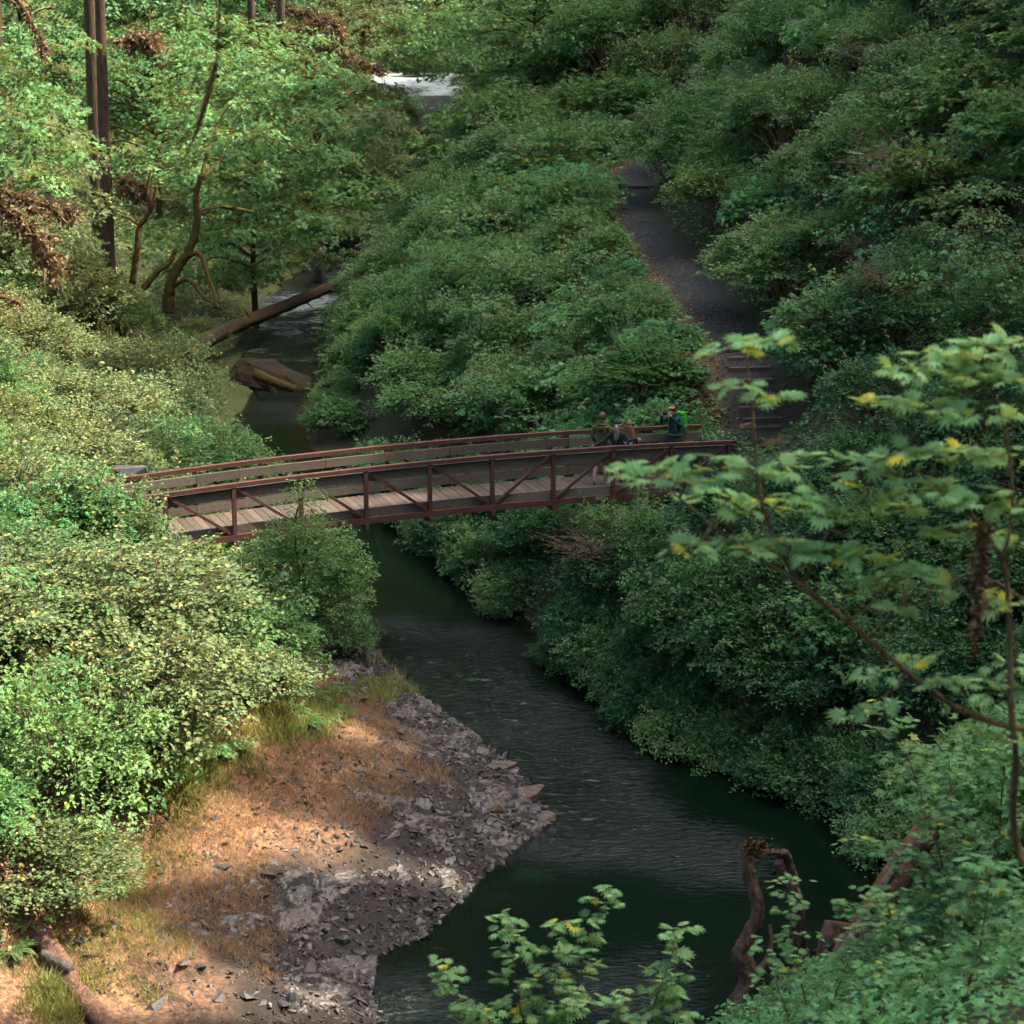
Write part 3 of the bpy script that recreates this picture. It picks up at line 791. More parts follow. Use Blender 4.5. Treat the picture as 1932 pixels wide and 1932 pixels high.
PROTO = {}
def proto(key, fol_mat, stem_mat, pair):
    f, s = pair if isinstance(pair, tuple) else (pair, None)
    PROTO[key] = (f.mesh('foliage', M[fol_mat]), s.mesh('stems', M[stem_mat], True) if s else None)
for i in range(3):
    proto(f'small{i}', 'leaf_small', 'twig', make_shrub(100 + i, 1.65, 2.3, 30, 26, 13, 0.100, 'oval', 0.58, low=0.5, spray=0.38))
    proto(f'dark{i}', 'leaf_dark', 'twig', make_shrub(120 + i, 1.7, 2.4, 30, 25, 13, 0.104, 'oval', 0.52, low=0.7, spray=0.38))
    proto(f'maple{i}', 'leaf_maple', 'twig', make_shrub(140 + i, 1.65, 2.5, 22, 18, 9, 0.19, 'lobed', 0.82, spray=0.52, low=0.4))
    proto(f'broad{i}', 'leaf_broad', 'twig', make_shrub(160 + i, 1.45, 1.7, 20, 19, 8, 0.20, 'lobed', 0.74, spray=0.44, low=0.3))
    proto(f'yellow{i}', 'leaf_yellow', 'twig', make_shrub(180 + i, 1.6, 2.5, 28, 17, 13, 0.088, 'broad', 0.90, spray=0.56, low=0.35))
for i in range(2):
    proto(f'fern{i}', 'fern', 'twig', make_fern(200 + i))
    proto(f'bigmaple{i}', 'leaf_maple', 'bark_moss', make_tree_crown(220 + i, 10.5, 34, 30, 0.20, 'lobed', 0.17, 0.26, 1.5, 13))
    proto(f'litmaple{i}', 'leaf_yellow', 'bark_moss', make_tree_crown(240 + i, 10.0, 32, 30, 0.19, 'lobed', 0.17, 0.22, 1.5, 13))  # yellower leaf copy of the maple; sunlight put into the colour
    proto(f'conifer{i}', 'needle_green', 'bark', make_conifer(260 + i, 26, 0.38, 120, 3.8, 0.15, 40))
proto('darktree0', 'leaf_dark', 'bark', make_tree_crown(280, 10, 36, 30, 0.19, 'lobed', 0.20, 0.12, 1.7, 12))  # darker leaf copy of the maples; forest shade put into the colour
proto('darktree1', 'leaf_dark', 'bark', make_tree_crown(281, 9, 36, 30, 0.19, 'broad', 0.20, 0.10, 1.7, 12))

for i in range(3):
    proto(f'sapling{i}', ('leaf_maple', 'leaf_broad', 'leaf_maple')[i], 'twig', make_tree_crown(300 + i, 4.2, 13, 13, 0.15, 'lobed', 0.045, 0.2, 0.62, 9))
def plant(key, name, label, cat, loc, scale=1.0, rz=None, group=None, sz=None, tilt=None):
    fm, sm = PROTO[key]
    tree = cat == 'tree'
    root = thing(name, label, cat, loc, random.uniform(0, 6.28) if rz is None else rz, group)
    root.scale = (scale, scale, scale if sz is None else sz)
    if cat == 'shrub':
        root.scale = tuple(scale * random.uniform(*q) for q in ((0.82, 1.22), (0.82, 1.22), (0.80, 1.28)))
        root.rotation_euler = (random.uniform(-0.13, 0.13), random.uniform(-0.13, 0.13), root.rotation_euler[2])
    if tilt: root.rotation_euler = (tilt[0], tilt[1], root.rotation_euler[2])
    link('crown' if tree else ('fronds' if cat == 'fern' else 'foliage'), fm, root)
    if sm: link('trunk' if tree else 'stems', sm, root)
    return root
ORD = ['first', 'second', 'third', 'fourth', 'fifth', 'sixth', 'seventh', 'eighth', 'ninth', 'tenth', 'eleventh', 'twelfth', 'thirteenth', 'fourteenth', 'fifteenth', 'sixteenth']
_T = ['first', 'second', 'third', 'fourth', 'fifth', 'sixth', 'seventh', 'eighth', 'ninth']
ORDX = [''] + ORD + ['seventeenth', 'eighteenth', 'nineteenth'] + [w for t in ('twent', 'thirt', 'fort', 'fift') for w in [t + 'ieth'] + [t + 'y-' + u for u in _T]]
NOUN = {'small': ('small_leaved_shrub', 'small-leaved shrub'), 'dark': ('evergreen_shrub', 'dark small-leaved shrub'), 'maple': ('vine_maple_shrub', 'vine maple shrub'),
        'broad': ('broad_leaved_shrub', 'broad-leaved shrub'), 'yellow': ('yellow_green_shrub', 'yellow-green shrub')}
# what must stay in sight: (x0, y0, x1, y1) on the print and the distance of the thing there
SIGHT = [(1320, 785, 1400, 880, 60), (1400, 790, 1560, 850, 60), (1385, 650, 1480, 830, 70), (1150, 345, 1205, 400, 95), (1180, 400, 1250, 450, 88), (1210, 450, 1300, 520, 82), (1260, 520, 1360, 590, 78), (1320, 590, 1410, 650, 74), (480, 850, 1330, 975, 54), (410, 540, 620, 640, 92), (490, 570, 605, 720, 88), (450, 650, 580, 730, 84), (470, 745, 560, 840, 75), (590, 470, 620, 530, 105), (720, 1010, 830, 1230, 57)]
def in_sight(loc, r, h):
    Q = proj(np.array([[loc[0] - r, loc[1], loc[2] + h * 0.5], [loc[0] + r, loc[1], loc[2] + h * 0.5], [loc[0], loc[1], loc[2]], [loc[0], loc[1], loc[2] + h]]))
    x0, x1, y1, y0 = Q[0, 0], Q[1, 0], Q[2, 1], Q[3, 1]
    return any(loc[1] < Y and x1 > a and x0 < c_ and y1 > b and y0 < d_ for a, b, c_, d_, Y in SIGHT)
def shrub(key, loc, label, scale=1.0, sz=None, group=None, rz=None, force=False):
    hh = {'small': 2.2, 'dark': 2.3, 'maple': 2.4, 'broad': 1.7, 'yellow': 2.4}[key[:-1]]
    if not force:
        for _ in range(5):
            if not in_sight(loc, scale * 1.35, scale * hh): break
            scale *= 0.75
        else: return None
        if scale < 0.3: return None
    nm = NOUN[key[:-1]][0]
    return plant(key, nm, label, 'shrub', loc, scale, rz, group, sz)
BR_L, BR_R = bp(K0, 0), bp(K1, 0)
def clear_of_bridge(x, y, r):
    q = np.array([x, y]) - B0; k = q @ AX / SPC; o = q @ PE
    return not (K0 - 0.3 < k < K1 + 0.5 and -r < o < BW_ + r)
COUNT = {}
def rows(zone, where, y0, y1, dy, xa, xb, dx, pick, order, group, smin=0.85, smax=1.2, limit=None):
    """one shrub after the other along rows up the valley; every one gets its row and place in its label"""
    y = y0; row = 0
    while y < y1:
        lo, hi = xa(y), xb(y)
        n = max(0, int((hi - lo) / dx + 0.6))
        spots = []
        for i in range(n):
            x = lo + (i + 0.5 + random.uniform(-0.28, 0.28)) * (hi - lo) / n
            yy = y + random.uniform(-0.32, 0.32) * dy
            s = random.uniform(smin, smax)
            if limit and not limit(x, yy): continue
            spots.append((x, yy, s))
        spots.sort(reverse=(order[0] == 'right'))
        row += 1 if spots else 0
        for i, (x, yy, s) in enumerate(spots):
            key = pick(x, yy)
            key = key + str(random.randrange(3))
            lab = f'{NOUN[key[:-1]][1]} {where}, {ORDX[row]} row {order[2]}, {ORD[min(i, 15)]} {order[1]}'
            shrub(key, (x, yy, gz(x, yy) - 0.1), lab, s * (1.0 if key[:-1] != 'broad' else 1.05), group=group)
        y += dy
def edge_l(y): return 0.2315 * y
def wl_x(L, y):
    i = np.argsort(np.abs(L[:, 1] - y))
    best = None
    for a, b in zip(L[:-1], L[1:]):
        if (a[1] - y) * (b[1] - y) <= 0 and a[1] != b[1]:
            x = a[0] + (b[0] - a[0]) * (y - a[1]) / (b[1] - a[1]); best = x if best is None else max(best, x) if L is RIGHT else min(best, x)
    return best if best is not None else L[i[0], 0]
def nz(x, y, s, f): return float(fbm(np.array([x * f]), np.array([y * f]), s, 3)[0])
# slope between the path and the river
def pickA(x, y):
    d = path_x(y) - x
    if d < 5 and nz(x, y, 61, 0.3) > -0.12: return 'maple' if nz(x, y, 63, 0.5) > -0.05 else 'broad'
    return 'small' if nz(x, y, 62, 0.25) > -0.3 else 'maple'
rows('A', 'between path and river', 61.5, 113, 2.7, lambda y: wl_x(RIGHT, y) + 2.2, lambda y: path_x(y) - 1.9, 2.2, pickA, ('left', 'from the water', 'above the bridge'),
     'shrubs on the slope between path and river', 0.8, 1.15, lambda x, y: clear_of_bridge(x, y, 1.9))
# hillside right of the path
def pickB(x, y):
    n = nz(x, y, 71, 0.16)
    return 'maple' if n > 0.10 else ('broad' if n > -0.02 and x - path_x(y) < 8 else 'small')
rows('B', 'on hillside right of path', 61, 128, 2.9, lambda y: path_x(y) + 1.5, lambda y: min(edge_l(y) + 3.0, path_x(y) + 24), 2.35, pickB, ('left', 'from the path', 'uphill'),
     'shrubs on the hillside right of the path', 0.85, 1.25)
# farther up both banks of the far river
rows('G', 'on far right slope', 112, 178, 4.4, lambda y: wl_x(RIGHT, y) + 2.0, lambda y: edge_l(y) + 2.0 if y > 130 else path_x(min(y, 121)) - 2.0, 4.2, lambda x, y: 'maple' if nz(x, y, 73, 0.1) > -0.1 else 'small', ('left', 'from the water', 'upstream'),
     'shrubs on the far right slope', 1.5, 2.0)
# steep right bank below and downstream of the bridge
rows('C', 'on steep right bank', 44.5, 60.5, 2.2, lambda y: wl_x(RIGHT, y) + 0.5, lambda y: edge_l(y) + 2.2, 2.0, lambda x, y: 'dark' if nz(x, y, 81, 0.35) > -0.15 else ('small' if nz(x, y, 82, 0.4) > -0.1 else 'maple'), ('left', 'from the water', 'from downstream'),
     'shrubs hanging over the right bank', 0.78, 1.05, lambda x, y: clear_of_bridge(x, y, 1.7) and gz(x, y) < 8)
def right_of_log(x, y):
    z = gz(x, y); q = proj(np.array([x, y, z + 0.8]))[0]
    return z < 9.5 and q[0] - 1.2 * FV / y > 1722 - (q[1] - 1600) * 0.66
# near right bank at the foot of the viewpoint
rows('F', 'on near right bank', 27, 44, 2.3, lambda y: max(wl_x(RIGHT, y) + 1.2, 5.2 + (y - 36) * 0.15), lambda y: edge_l(y) + 1.8, 1.9, lambda x, y: 'broad' if nz(x, y, 91, 0.4) > 0.05 else 'maple', ('left', 'from the water', 'from the viewpoint'),
     'shrubs on the near right bank', 0.7, 0.95, lambda x, y: right_of_log(x, y))
# left bank downstream of the bridge
def beach_w(y): return np.interp(y, [30, 36, 42, 47, 50, 53, 56, 60], [4.6, 5.0, 6.4, 6.6, 6.2, 5.0, 4.6, 4.0])
rows('D', 'on sunny left bank', 36, 55.5, 2.1, lambda y: -edge_l(y) - 2.0, lambda y: wl_x(LEFT, y) - beach_w(y) + (0.9 if y > 44 else -0.3), 1.8, lambda x, y: ('yellow', 'yellow', 'small', 'yellow', 'maple', 'small', 'yellow')[int((x * 3.7 + y * 5.3) * 7.1) % 7], ('right', 'from the beach', 'from downstream'),
     'shrubs on the sunny left bank', 0.55, 1.15, lambda x, y: clear_of_bridge(x, y, 1.4))
# left bank round and above the bridge end
rows('E', 'beyond left bridge end', 56.5, 99, 2.6, lambda y: -edge_l(y) - 2.0, lambda y: wl_x(LEFT, y) - (1.3 if y < 78 else 4.5), 2.3, lambda x, y: 'yellow' if nz(x, y, 97, 0.22) > -0.12 else 'small', ('right', 'from the water', 'upstream'),
     'shrubs on the left bank above the bridge', 0.75, 1.05, lambda x, y: clear_of_bridge(x, y, 1.5) and not (y > 72 and x > wl_x(LEFT, y) - 9 and random.random() < 0.6))

def along(L, i0, i1, step, off, keys, smin, smax, label, group, dz=0.0, sign=1):
    P = L[i0:i1]; seg = np.r_[0, np.cumsum(np.linalg.norm(np.diff(P, axis=0), axis=1))]
    n = int(seg[-1] / step)
    for i in range(n):
        t = (i + 0.5 + random.uniform(-0.2, 0.2)) * step
        x = np.interp(t, seg, P[:, 0]); y = np.interp(t, seg, P[:, 1])
        dx = np.interp(t + 0.3, seg, P[:, 0]) - np.interp(t - 0.3, seg, P[:, 0]); dy = np.interp(t + 0.3, seg, P[:, 1]) - np.interp(t - 0.3, seg, P[:, 1])
        nrm_ = norm(np.array([dy, -dx])) * sign
        o = off + random.uniform(-0.25, 0.35)
        x, y = x + nrm_[0] * o, y + nrm_[1] * o
        if not clear_of_bridge(x, y, 0.2): continue
        key = random.choice(keys) + str(random.randrange(3))
        near_br = not clear_of_bridge(x, y, 1.8)
        sc = random.uniform(smin, smax) * (0.8 if near_br else 1)
        shrub(key, (x, y, max(gz(x, y), 0.1) - 0.35 + dz), label % ORDX[i + 1], sc, group=group)
# RIGHT[4] is the corner by the big log, RIGHT[16] lies under the bridge
along(RIGHT, 6, 17, 1.0, 0.05, ['dark', 'dark', 'small'], 0.62, 0.85, 'dark shrub overhanging the right waterline, %s upstream from the log', 'shrubs along the right waterline', dz=-0.3)
along(RIGHT, 7, 16, 1.5, 1.7, ['dark', 'small'], 0.7, 0.95, 'shrub one step above right waterline, %s upstream from the log', 'shrubs a step above the right waterline')
along(RIGHT, 17, 24, 1.7, 1.2, ['small', 'small', 'maple'], 0.7, 0.95, 'shrub leaning over the right waterline upstream of the bridge, %s from it', 'shrubs along the upper right waterline')
along(LEFT, 24, 32, 2.4, 1.6, ['yellow', 'small'], 0.5, 0.75, 'low shrub at the left waterline above the bridge, %s upstream', 'shrubs along the upper left waterline', sign=-1)
# ================================================================ trees
def tree(key, vx, vy, label, scale=1.0, sz=None, rz=None, Y=None, group=None, name=None, dz=0.0):
    if Y is None: P = hit(vx, vy)
    else:
        x = at_y(vx, 900, Y)[0]; x = ray(vx, vy)[0] / ray(vx, vy)[1] * Y; P = np.array([x, Y, max(gz(x, Y), 0)])
    nm = name or {'bigmaple': 'maple_tree', 'litmaple': 'maple_tree', 'conifer': 'conifer_tree', 'darktree': 'darkened_tree'}[key[:-1]]
    return plant(key, nm, label, 'tree', (P[0], P[1], P[2] + dz), scale, rz, group, sz)
# left forest, from the log upstream
LT = [(480, 500, 'bigmaple1', 1.0, 'maple tree leaning over river left of the fallen log', 98),
      (300, 430, 'bigmaple1', 1.1, 'maple tree right of the two tall bare conifer trunks', 118),
      (20, 520, 'litmaple0', 0.9, 'sunlit maple tree at the left edge of view', 84),
      (600, 380, 'bigmaple0', 1.0, 'maple tree on left river bend', 122),
      (420, 330, 'bigmaple0', 1.15, 'tall maple tree in middle of left forest', 128),
      (640, 250, 'litmaple0', 1.15, 'bright maple tree left of the far white water', 158),
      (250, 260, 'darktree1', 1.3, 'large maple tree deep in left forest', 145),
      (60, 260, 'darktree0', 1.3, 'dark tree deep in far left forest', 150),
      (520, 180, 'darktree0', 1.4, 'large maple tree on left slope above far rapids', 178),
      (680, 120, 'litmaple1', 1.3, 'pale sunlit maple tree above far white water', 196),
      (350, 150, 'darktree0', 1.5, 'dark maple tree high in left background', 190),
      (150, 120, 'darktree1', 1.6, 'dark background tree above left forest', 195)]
for vx, vy, k, s, lab, Y in LT:
    tree(k, vx, vy, lab, s, Y=Y, group='trees of the left forest')
# right of the far river
RT = [(1010, 330, 'bigmaple0', 1.0, 'maple tree right of the river above the path bend', 128),
      (1090, 250, 'bigmaple1', 1.1, 'tall maple tree overhanging right river bank', 140),
      (1200, 260, 'bigmaple0', 1.1, 'maple tree behind the far end of the path', 134),
      (960, 180, 'bigmaple1', 1.2, 'maple tree reaching over the far rapids from right', 170),
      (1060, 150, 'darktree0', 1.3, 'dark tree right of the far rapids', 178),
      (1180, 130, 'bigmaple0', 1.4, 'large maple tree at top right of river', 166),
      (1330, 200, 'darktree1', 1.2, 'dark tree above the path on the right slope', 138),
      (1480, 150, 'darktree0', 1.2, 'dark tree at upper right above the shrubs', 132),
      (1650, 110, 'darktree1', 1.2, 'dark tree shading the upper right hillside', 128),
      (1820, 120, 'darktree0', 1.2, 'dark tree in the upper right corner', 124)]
for vx, vy, k, s, lab, Y in RT:
    tree(k, vx, vy, lab, s, Y=Y, group='trees right of the river')
BT = [(700, 'darktree0'), (790, 'darktree1'), (880, 'darktree0'), (960, 'darktree1'), (560, 'darktree1'), (430, 'darktree0'), (280, 'darktree1'), (100, 'darktree0'), (1060, 'darktree0'), (1180, 'darktree1')]
for i, (vx, k) in enumerate(sorted(BT)):
    tree(k, vx, 100, f'dark tree closing the valley behind the rapids, {ORD[i]} from left', 1.7, Y=222 + (i % 3) * 9, group='trees closing the valley')
# unseen firs on the right rim, far above the frame, added to shade the gorge
def SUN_GAP(y): return float(np.interp(y, [40.5, 41.5, 53, 57, 62, 75, 95, 112, 125, 160], [0, 9, 8.5, 12, 14, 11, 4, 1, -2, -3]))  # dips in the tree tops that let sun onto the left bank
rim = MB(); rimw = MB()
rng = np.random.default_rng(5)
for y in np.arange(-40, 215, 5.2):
    for row in range(2):
        x = 37 + row * 7 + rng.normal() * 1.6 + 0.05 * abs(y - 60); h = 36.5 + rng.normal() * 2.6 - SUN_GAP(y)
        z = gz(x, y)
        n = 620; u = rng.random(n) ** 0.75; az = rng.random(n) * 6.28; l_ = 3.9 * (1.05 - u) ** 0.8
        t = rng.random(n) ** 0.6 * l_
        P = np.c_[x + np.cos(az) * t, y + np.sin(az) * t, z + h * (0.12 + 0.88 * u) - 0.3 * t]
        A = np.c_[np.cos(az), np.sin(az), np.full(n, -0.5)] + rng.normal(size=(n, 3)) * 0.4
        put_leaves(rim, P, A, np.array([0, 0, 1.0]) + rng.normal(size=(n, 3)) * 0.5, 1.5 + 1.1 * (1 - u), 'oval', rng.random(n))
        add_tube(rim, np.array([[x, y, z - 1], [x, y, z + h * 0.5], [x, y, z + h]]), [0.4, 0.25, 0.05], 6)
def unseen_far_wood(xr, yr, n_trees, seed):
    g = np.random.default_rng(seed); mb = MB()
    for _ in range(n_trees):
        x = g.uniform(*xr); y = g.uniform(*yr); z = gz(x, y); h = g.uniform(18, 30); n = 110
        u = g.random(n) ** 0.8; az = g.random(n) * 6.28; t = g.random(n) ** 0.6 * 4.2 * (1.05 - u) ** 0.8
        P = np.c_[x + np.cos(az) * t, y + np.sin(az) * t, z + h * (0.05 + 0.95 * u) - 0.3 * t]
        A = np.c_[np.cos(az), np.sin(az), np.full(n, -0.5)] + g.normal(size=(n, 3)) * 0.4
        put_leaves(mb, P, A, np.array([0, 0, 1.0]) + g.normal(size=(n, 3)) * 0.5, 1.6 + 1.0 * (1 - u), 'oval', g.random(n))
        add_tube(mb, np.array([[x, y, z - 1], [x, y, z + h]]), [0.4, 0.05], 5)
    return mb
tag(unseen_far_wood((-130, 130), (240, 370), 330, 8).build('unseen_far_wood', M['needle_green']), 'unseen dark conifer wood on the far hill, added to darken the river', 'wood', kind='stuff')
tag(rim.build('shade_firs', M['needle_green']), 'unseen dark fir wood on the right rim, added to shade the gorge', 'wood', kind='stuff')

# young maples standing out of the shrubs
SAP = [(1020, 560, 'young maple above the bridge middle, mid slope'), (1100, 620, 'young maple nearest the bridge left of path'), (1180, 560, 'young maple left of the path bend'), (930, 640, 'young maple over the lower slope shrubs'), (860, 520, 'young maple near the river side of slope'), (1050, 450, 'young maple halfway up left of path'), (960, 420, 'young maple on upper slope left of path'), (760, 620, 'young maple leaning to the river above bridge'), (1230, 680, 'young maple behind the people on bridge'), (1120, 760, 'young maple right behind the far railing'), (980, 770, 'young maple behind the middle of far railing'),
       (1480, 470, 'young maple beside the path on right'), (1560, 400, 'young maple on hillside right of path'), (1640, 250, 'young maple high on right hillside'), (1760, 220, 'young maple below the upper right corner'), (1850, 420, 'young maple at the right edge of hillside'), (1700, 470, 'young maple above the blurred boughs'), (1420, 330, 'young maple right of the path top'), (1560, 700, 'young maple right of the timber steps'), (1820, 560, 'young maple on lower right hillside'), (1330, 270, 'young maple behind the path top'), (1480, 200, 'young maple in upper right thicket'),
       (1150, 1010, 'young maple hanging below the right half of bridge'), (1260, 1000, 'young maple on right bank under the railing end'), (200, 760, 'young maple behind the left bridge end'), (60, 980, 'young maple at left edge level with bridge'), (120, 1180, 'young maple in left thicket below bridge'), (330, 1330, 'young maple at the right rim of left thicket'), (40, 700, 'young maple at left edge above bridge'), (330, 700, 'young maple by the fallen log end'), (230, 1080, 'young maple rising from the middle of left thicket'), (60, 1320, 'young maple at left edge of lower thicket'), (200, 1400, 'young maple low in the left thicket'), (420, 1180, 'young maple between thicket and leaning shrub'), (20, 1120, 'young maple touching the left edge below bridge'), (280, 1230, 'young maple in the sunny left thicket')]
for i, (vx, vy, lab) in enumerate(SAP):
    P = hit(vx, vy, 1.6)
    s = random.uniform(0.55, 0.85) * (0.75 if vy > 900 else 1)
    if clear_of_bridge(P[0], P[1], 0.8) and not in_sight(P, 0.9, 4.0 * s): plant(f'sapling{i % 3}', 'young_maple', lab, 'tree', P, s, group='young maples among the shrubs')
# ================================================================ trunks, logs and snags
def woody(name, lines, mat, label, cat, base=None, part='limb', rough=0.2, sides=9, first='trunk', group=None, sub=5):
    """a thing of several tapering limbs; lines = [(points, r0, r1)]"""
    o = np.array(base if base is not None else lines[0][0][0], float)
    root = thing(name, label, cat, o, 0, group)
    for i, (P, r0, r1) in enumerate(lines):
        L_ = smooth_line(np.array(P, float) - o, sub)
        add_tube(mb := MB(), L_, np.linspace(r0, r1, len(L_)), sides, rough, i + 3)
        mb.build(first if i == 0 else part, mat if not isinstance(mat, list) else mat[min(i, len(mat) - 1)], root, True)
    return root
def V_(pts, y, dy=0.0):
    """points traced on the print, at valley depth y (drifting by dy to the last)"""
    n = len(pts)
    return [at_y(a, b, y + dy * i / max(1, n - 1)) for i, (a, b) in enumerate(pts)]

# fallen log across the river
woody('fallen_log', [([at_z(352, 662, 2.1), at_z(430, 622, 1.7), at_z(530, 580, 1.35), at_z(628, 540, 1.0)], 0.31, 0.24)] +
      [([at_z(a, b, z), at_z(a, b, z) + np.array(d)], 0.045, 0.015) for a, b, z, d in ((520, 590, 1.2, (0.25, -0.3, -0.35)), (575, 568, 1.0, (0.4, -0.2, -0.3)), (470, 598, 1.8, (-0.2, -0.1, 0.4)))],
      [M['log_dark'] if 'log_dark' in M else M['bark']], 'dark brown fallen log lying across the river upstream of the bridge', 'log', part='branch_stub', rough=0.22, sides=16, sub=9)
woody('leaning_snag', [([at_z(597, 530, 0.1), at_z(602, 500, 1.0), at_z(609, 472, 1.9)], 0.26, 0.20)], M['log_pale'], 'short pale broken snag standing in the water behind the fallen log', 'snag', rough=0.15)
woody('bleached_log', [([at_z(672, 468, 1.0), at_z(690, 463, 1.2), at_z(712, 474, 0.9)], 0.16, 0.12)], M['log_pale'], 'small bleached log at the river edge among dark leaves', 'log', rough=0.15)
woody('grey_log', [(V_([(415, 448), (450, 470), (490, 488), (522, 505)], 113, -3), 0.30, 0.22)], M['bark_grey'], 'grey brown log lying on mossy slope above fallen log', 'log', rough=0.12)
woody('pale_log', [(V_([(335, 322), (370, 345), (412, 378)], 122, -3), 0.26, 0.20)], M['log_pale'], 'pale leaning log behind the mossy maple limbs', 'log', rough=0.12)
woody('sunken_log', [([at_z(478, 705, 0.9), at_z(515, 720, 0.6), at_z(556, 735, 0.25)], 0.22, 0.15)], M['bark_moss'], 'dark mossy log below the flat boulder at the water', 'log', rough=0.15)
woody('moss_covered_log', [(([hit(20, 1660, 0.3), hit(70, 1745, 0.25), hit(140, 1850, 0.2), hit(205, 1925, 0.2), hit(240, 1985, 0.2)]), 0.24, 0.12)] ,
      M['log_red'], 'reddish mossy log at the bottom of the left bank', 'log', rough=0.3, sides=14)
P = hit(115, 1830, 0.1)
woody('broken_log_end', [([P + np.array([-0.35, 0.2, 0.22]), P + np.array([0.0, 0, 0.16]), P + np.array([0.2, -0.12, 0.10])], 0.11, 0.09)], M['bark_grey'], 'short cut log end beside the mossy log', 'log', rough=0.15)
P = hit(460, 1215)
woody('bank_log', [([P + np.array([-0.5, 0.5, 0.45]), P + np.array([0.2, 0, 0.35]), P + np.array([0.9, -0.5, 0.1])], 0.24, 0.17)], M['log_pale'], 'weathered log lying under the leaning shrub on left bank', 'log', rough=0.15)

# root wad and split log at the near right bank
def rl(pts, z0, z1, lean=0.0):
    n = len(pts); out = []
    Y0 = at_z(*pts[0], z0)[1]
    return V_(pts, Y0, lean)
ROOT_Y = at_z(1420, 1900, 0.6)[1]
def rt(pts, dy=0.0, y0=0.0): return V_(pts, ROOT_Y + y0, dy)
woody('root_wad', [(rt([(1390, 1905), (1415, 1850), (1400, 1800), (1412, 1770), (1432, 1715), (1415, 1650), (1408, 1592)], 0.4), 0.187, 0.084),
      (rt([(1415, 1605), (1445, 1607), (1480, 1608)], 0.2, 0.4), 0.053, 0.041),
      (rt([(1478, 1606), (1490, 1630), (1505, 1700), (1512, 1770), (1530, 1860), (1560, 1930)], 0.6, 0.5), 0.062, 0.100),
      (rt([(1505, 1690), (1478, 1650), (1468, 1625)], 0.0, 0.5), 0.081, 0.087),
      (rt([(1405, 1840), (1440, 1820), (1455, 1780), (1452, 1745)], 0.3), 0.056, 0.028),
      (rt([(1455, 1790), (1452, 1830)], 0.0), 0.037, 0.022),
      (rt([(1430, 1890), (1470, 1860), (1500, 1825), (1525, 1790)], 0.5, 0.2), 0.044, 0.037),
      (rt([(1370, 1905), (1420, 1920), (1470, 1935), (1540, 1930)], 0.2, -0.2), 0.081, 0.069),
      (rt([(1440, 1935), (1455, 1895), (1448, 1870)], 0.0, -0.3), 0.037, 0.019),
      (rt([(1400, 1960), (1430, 1905), (1470, 1890), (1520, 1905)], 0.3, 0.3), 0.100, 0.075),
      (rt([(1530, 1860), (1500, 1880), (1480, 1915)], 0.0, 0.2), 0.075, 0.056),
      (rt([(1440, 1860), (1470, 1900), (1480, 1950)], 0.0, 0.1), 0.050, 0.031)],
      M['deadwood'], 'tangled brown root wad of a fallen tree standing in the water', 'root wad', part='root', first='root', rough=0.42, sides=12, sub=9)
moss = MB(); rng = np.random.default_rng(3)
c = rt([(1425, 1600)])[0]
put_leaves(moss, c + rng.normal(size=(500, 3)) * np.array([0.10, 0.05, 0.07]), rng.normal(size=(500, 3)) + np.array([0, 0, -0.5]), rng.normal(size=(500, 3)), 0.07, 'oval')
tag(moss.build('moss', M['moss_orange']), 'orange moss tuft on top of the root wad', 'moss', kind='stuff')
LY = at_z(1500, 1940, 1.2)
split = woody('split_log', [([at_z(1440, 2040, 1.3), at_z(1520, 1925, 1.5), at_z(1620, 1775, 2.0), at_z(1700, 1640, 2.6), at_z(1735, 1585, 2.9), at_z(1800, 1480, 3.4), at_z(1860, 1385, 3.9)], 0.30, 0.22),
      ([at_z(1425, 2035, 1.52), at_z(1508, 1915, 1.74), at_z(1607, 1768, 2.22), at_z(1690, 1634, 2.80)], 0.10, 0.06)],
      [M['log_red'], M['log_pale']], 'long split log with pale streak running up near right bank', 'log', part='pale_splinter', rough=0.30, sides=14, sub=9)
P = at_z(1575, 1790, 1.5)
woody('broken_stump', [([P + np.array([0, 0.3, -1.2]), P, P + np.array([0.05, 0.1, 0.45])], 0.38, 0.24)], M['log_red'], 'broken reddish stump behind the split log', 'stump', rough=0.3)

# tall conifers with their crowns above the frame
def tall_conifer(vx, vy, Y, h, r, label, boughs=(), seed=1, lean=0.0):
    x = (vx - 966) / FV * (Y * CP + (CAM_Z - 3) * SP); z = gz(x, Y)
    rng = np.random.default_rng(seed)
    root = thing('conifer_tree', label, 'tree', (x, Y, z), 0, 'tall conifer trunks')
    fol, wood = MB(), MB()
    tr = smooth_line(np.array([(0, 0, -0.6), (lean * .3, 0, h * .3), (lean * .7, 0.1, h * .65), (lean, 0, h)]), 6)
    add_tube(wood, tr, np.linspace(r * 1.08, r * 0.3, len(tr)), 12, 0.07, seed)
    wood.build('trunk', M['bark'], root, True)
    n = 1500; u = rng.random(n) ** 0.8; az = rng.random(n) * 6.28; t = rng.random(n) ** 0.6 * 5.0 * (1.05 - u) ** 0.7
    P = np.c_[lean * (0.7 + 0.3 * u) + np.cos(az) * t, np.sin(az) * t, h * (0.62 + 0.42 * u) - 0.3 * t]
    put_leaves(fol, P, np.c_[np.cos(az), np.sin(az), np.full(n, -0.5)] + rng.normal(size=(n, 3)) * .4, np.array([0, 0, 1.0]) + rng.normal(size=(n, 3)) * .5, 0.9, 'oval', rng.random(n))
    fol.build('crown', M['needle_green'], root)
    for line in boughs:
        bough(line, root, (x, Y, z), rng)
    return root
